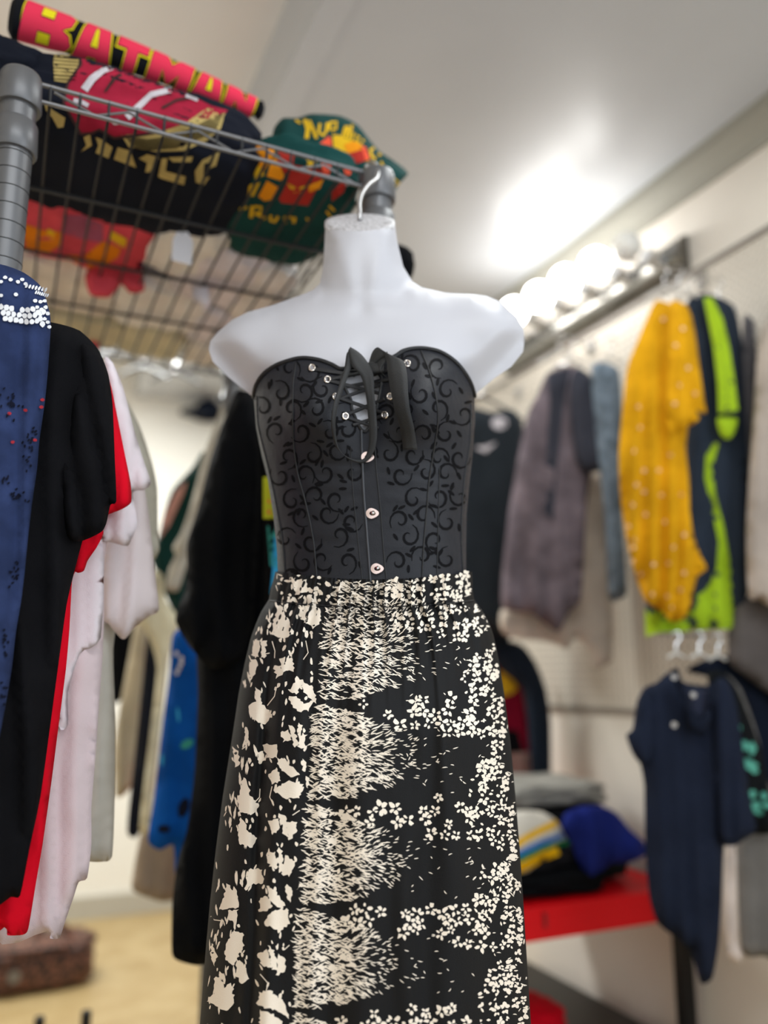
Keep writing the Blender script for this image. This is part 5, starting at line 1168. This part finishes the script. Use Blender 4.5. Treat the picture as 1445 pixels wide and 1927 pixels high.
# ------------------------------------------------------------------ red table and stacks
tb = empty('red_table', (1.2, 1.9, 0), 'red table with black legs against the right wall carrying piles of clothes', 'table')
redt = mat('red_lacquer', (214, 4, 18), 0.5, 0, 0.05, 30, spec=0.25)
TY = 1.80; TT = 0.575
q = MB(); q.box(0.55, WX-0.03, TY, TY+0.62, TT-0.02, TT); q.build('tabletop', redt, tb)
q = MB(); q.box(0.55, WX-0.06, TY-0.002, TY+0.018, TT-0.075, TT-0.02); ap = q.build('apron', redt, tb)
q = MB(); q.tube([P(1025, 1718, ('Y', TY-0.004)), P(1026, 1745, ('Y', TY-0.004))], 0.005, 8); q.build('latch', mat('dark_red_enamel', (120, 6, 16), 0.5), tb)
blkm = mat('black_steel', (16, 16, 17), 0.45, 0.3)
for x, y in ((0.57, TY+0.02), (0.57, TY+0.58), (WX-0.055, TY+0.02)):
    q = MB(); q.box(x-0.018, x+0.018, y-0.018, y+0.018, 0, TT-0.02); q.build('leg', blkm, tb)
q = MB(); q.box(WX-0.03, WX-0.001, TY+0.02, TY+0.60, TT-0.07, TT-0.02); q.build('wall_bracket', blkm, tb)
cb = empty('low_platform', (1.2, 1.9, 0), 'low black platform on the floor beneath the red table', 'platform')
q = MB(); q.box(0.85, 1.665, 1.90, 2.60, 0.02, 0.20); q.build('deck', blkm, cb)
for x in (0.88, 1.63):
    for y in (1.94, 2.56):
        q = MB(); q.tube([(x, y, 0), (x, y, 0.02)], 0.02, 12); q.build('foot', blkm, cb, True)
meta(softbox('cloth_bundle', (1.31, 2.04, 0.242), (0.12, 0.11, 0.042), cloth_mat('crimson_cloth', (190, 10, 30)), None, 3, 0.05, 5), 'crimson cloth bundle lying on the low black platform under the table', 'bundle')
STK = [
 ('folded_jeans', (1.27, 1.99, 0.610), (0.24, 0.15, 0.034), 'black folded jeans at the bottom of the front pile on the red table', 'jeans', bl2, 70),
 ('folded_jeans', (1.10, 1.96, 0.612), (0.10, 0.12, 0.036), 'dark folded jeans at the left front of the red table, beside the skirt', 'jeans', cloth_mat('coal_denim', (30, 30, 34)), 80),
 ('folded_jumper', (1.29, 1.98, 0.668), (0.19, 0.13, 0.028), 'coal black folded jumper in the middle of the front pile on the red table', 'jumper', MATS['coal_denim'], 71),
 ('folded_jumper', (1.50, 2.10, 0.640), (0.14, 0.20, 0.064), 'dark green-black folded jumper near the wall on the red table', 'jumper', cloth_mat('green_black', (28, 34, 32)), 72),
 ('folded_jumper', (1.48, 2.12, 0.735), (0.14, 0.17, 0.033), 'black folded jumper under the grey one against the wall', 'jumper', bl2, 73),
 ('folded_jumper', (1.46, 2.16, 0.795), (0.19, 0.17, 0.034), 'light grey folded jumper on top of the rear pile on the table', 'jumper', cloth_mat('heather_grey', (150, 148, 142), .15), 74),
]
for nm, c, s, lab, cat, m_, sd in STK: meta(softbox(nm, c, s, m_, None, 4, 0.07, sd, random.uniform(-.15, .15), 12), lab, cat, 'piled clothes on the red table')
o = g('royal_blue_shirt', 'crumpled royal blue shirt slumped over the front pile on the table', 'shirt', [(1062, 1532), (1090, 1518), (1130, 1516), (1160, 1530), (1185, 1560), (1212, 1585), (1215, 1610), (1180, 1625), (1150, 1625), (1125, 1645), (1105, 1648), (1088, 1622), (1075, 1590), (1056, 1560)], ('Y', 1.845), 0.035, cloth_mat('royal_blue_shirt', (30, 42, 118), .15), 'piled clothes on the red table', (0.010, 40), 75, 12, R=0.06)
o = g('striped_jersey', 'white jersey with yellow, green and blue bands folded beside the skirt edge', 'jersey', [(940, 1535), (985, 1525), (1020, 1528), (1048, 1545), (1062, 1570), (1072, 1585), (1050, 1595), (1030, 1615), (1000, 1638), (975, 1645), (940, 1640)], ('Y', 1.86), 0.030, cloth_mat('white_jersey_fabric', (214, 208, 196)), 'piled clothes on the red table', (0.004, 50), 76, 9, R=0.04,
 prints=[(stripe([(960, 1600), (985, 1580), (1010, 1566), (1048, 1548)], 13), cloth_mat('sun_yellow', (232, 180, 20))), (stripe([(960, 1616), (990, 1600), (1020, 1586), (1058, 1572)], 11), cloth_mat('cornflower_blue', (60, 110, 180))), (stripe([(960, 1626), (990, 1612), (1025, 1596), (1070, 1584)], 9), cloth_mat('kelly_green', (10, 120, 70))), (stripe([(955, 1644), (990, 1628), (1020, 1612), (1050, 1600)], 18), MATS['sun_yellow'])])
meta(softbox('beanie_hat', (1.10, 2.12, 0.665), (0.07, 0.06, 0.05), cloth_mat('mustard_brown_knit', (130, 100, 60)), None, 2.4, .05, 77), 'mustard brown knitted hat behind the striped jersey', 'hat')
meta(softbox('red_scarf', (1.12, 2.0, 0.668), (0.09, 0.05, 0.03), cloth_mat('scarf_red', (150, 16, 30)), None, 2.6, .08, 78), 'dark red scarf bundled behind the striped jersey', 'scarf')
# dark round hat behind the neck
hh = empty('round_hat', (0.55, 1.3, 1.8), 'small dark hat hanging on the wire unit behind the neck of the torso form', 'hat')
hc = P(748, 500, ('D', 1.42)); softbox('crown', tuple(hc), (0.030, 0.035, 0.038), bl2, hh, 2.2, .03, 79)
q = MB(); q.tube([hc, hc+Vector((-.01, 0, .04)), Vector((PX1, hc.y, SZ-0.026))], 0.0015, 6); q.build('cord', bl2, hh)

# ------------------------------------------------------------------ put every empty at its thing
def kids(o): return [c for c in COL.objects if c.parent is o]
for e, loc in EMPTIES:
    ks = kids(e)
    mn = None
    pts = [v.co for c in ks if c.type == 'MESH' for v in c.data.vertices]
    if not pts: continue
    base = Vector((sum(p.x for p in pts)/len(pts), sum(p.y for p in pts)/len(pts), min(p.z for p in pts)))
    done = set()
    def shift(o):
        if o.type == 'MESH' and o.data.name not in done:
            done.add(o.data.name)
            o.data.transform(__import__('mathutils').Matrix.Translation(-base))
        for c in kids(o): shift(c)
    for c in ks: shift(c)
    e.location = base
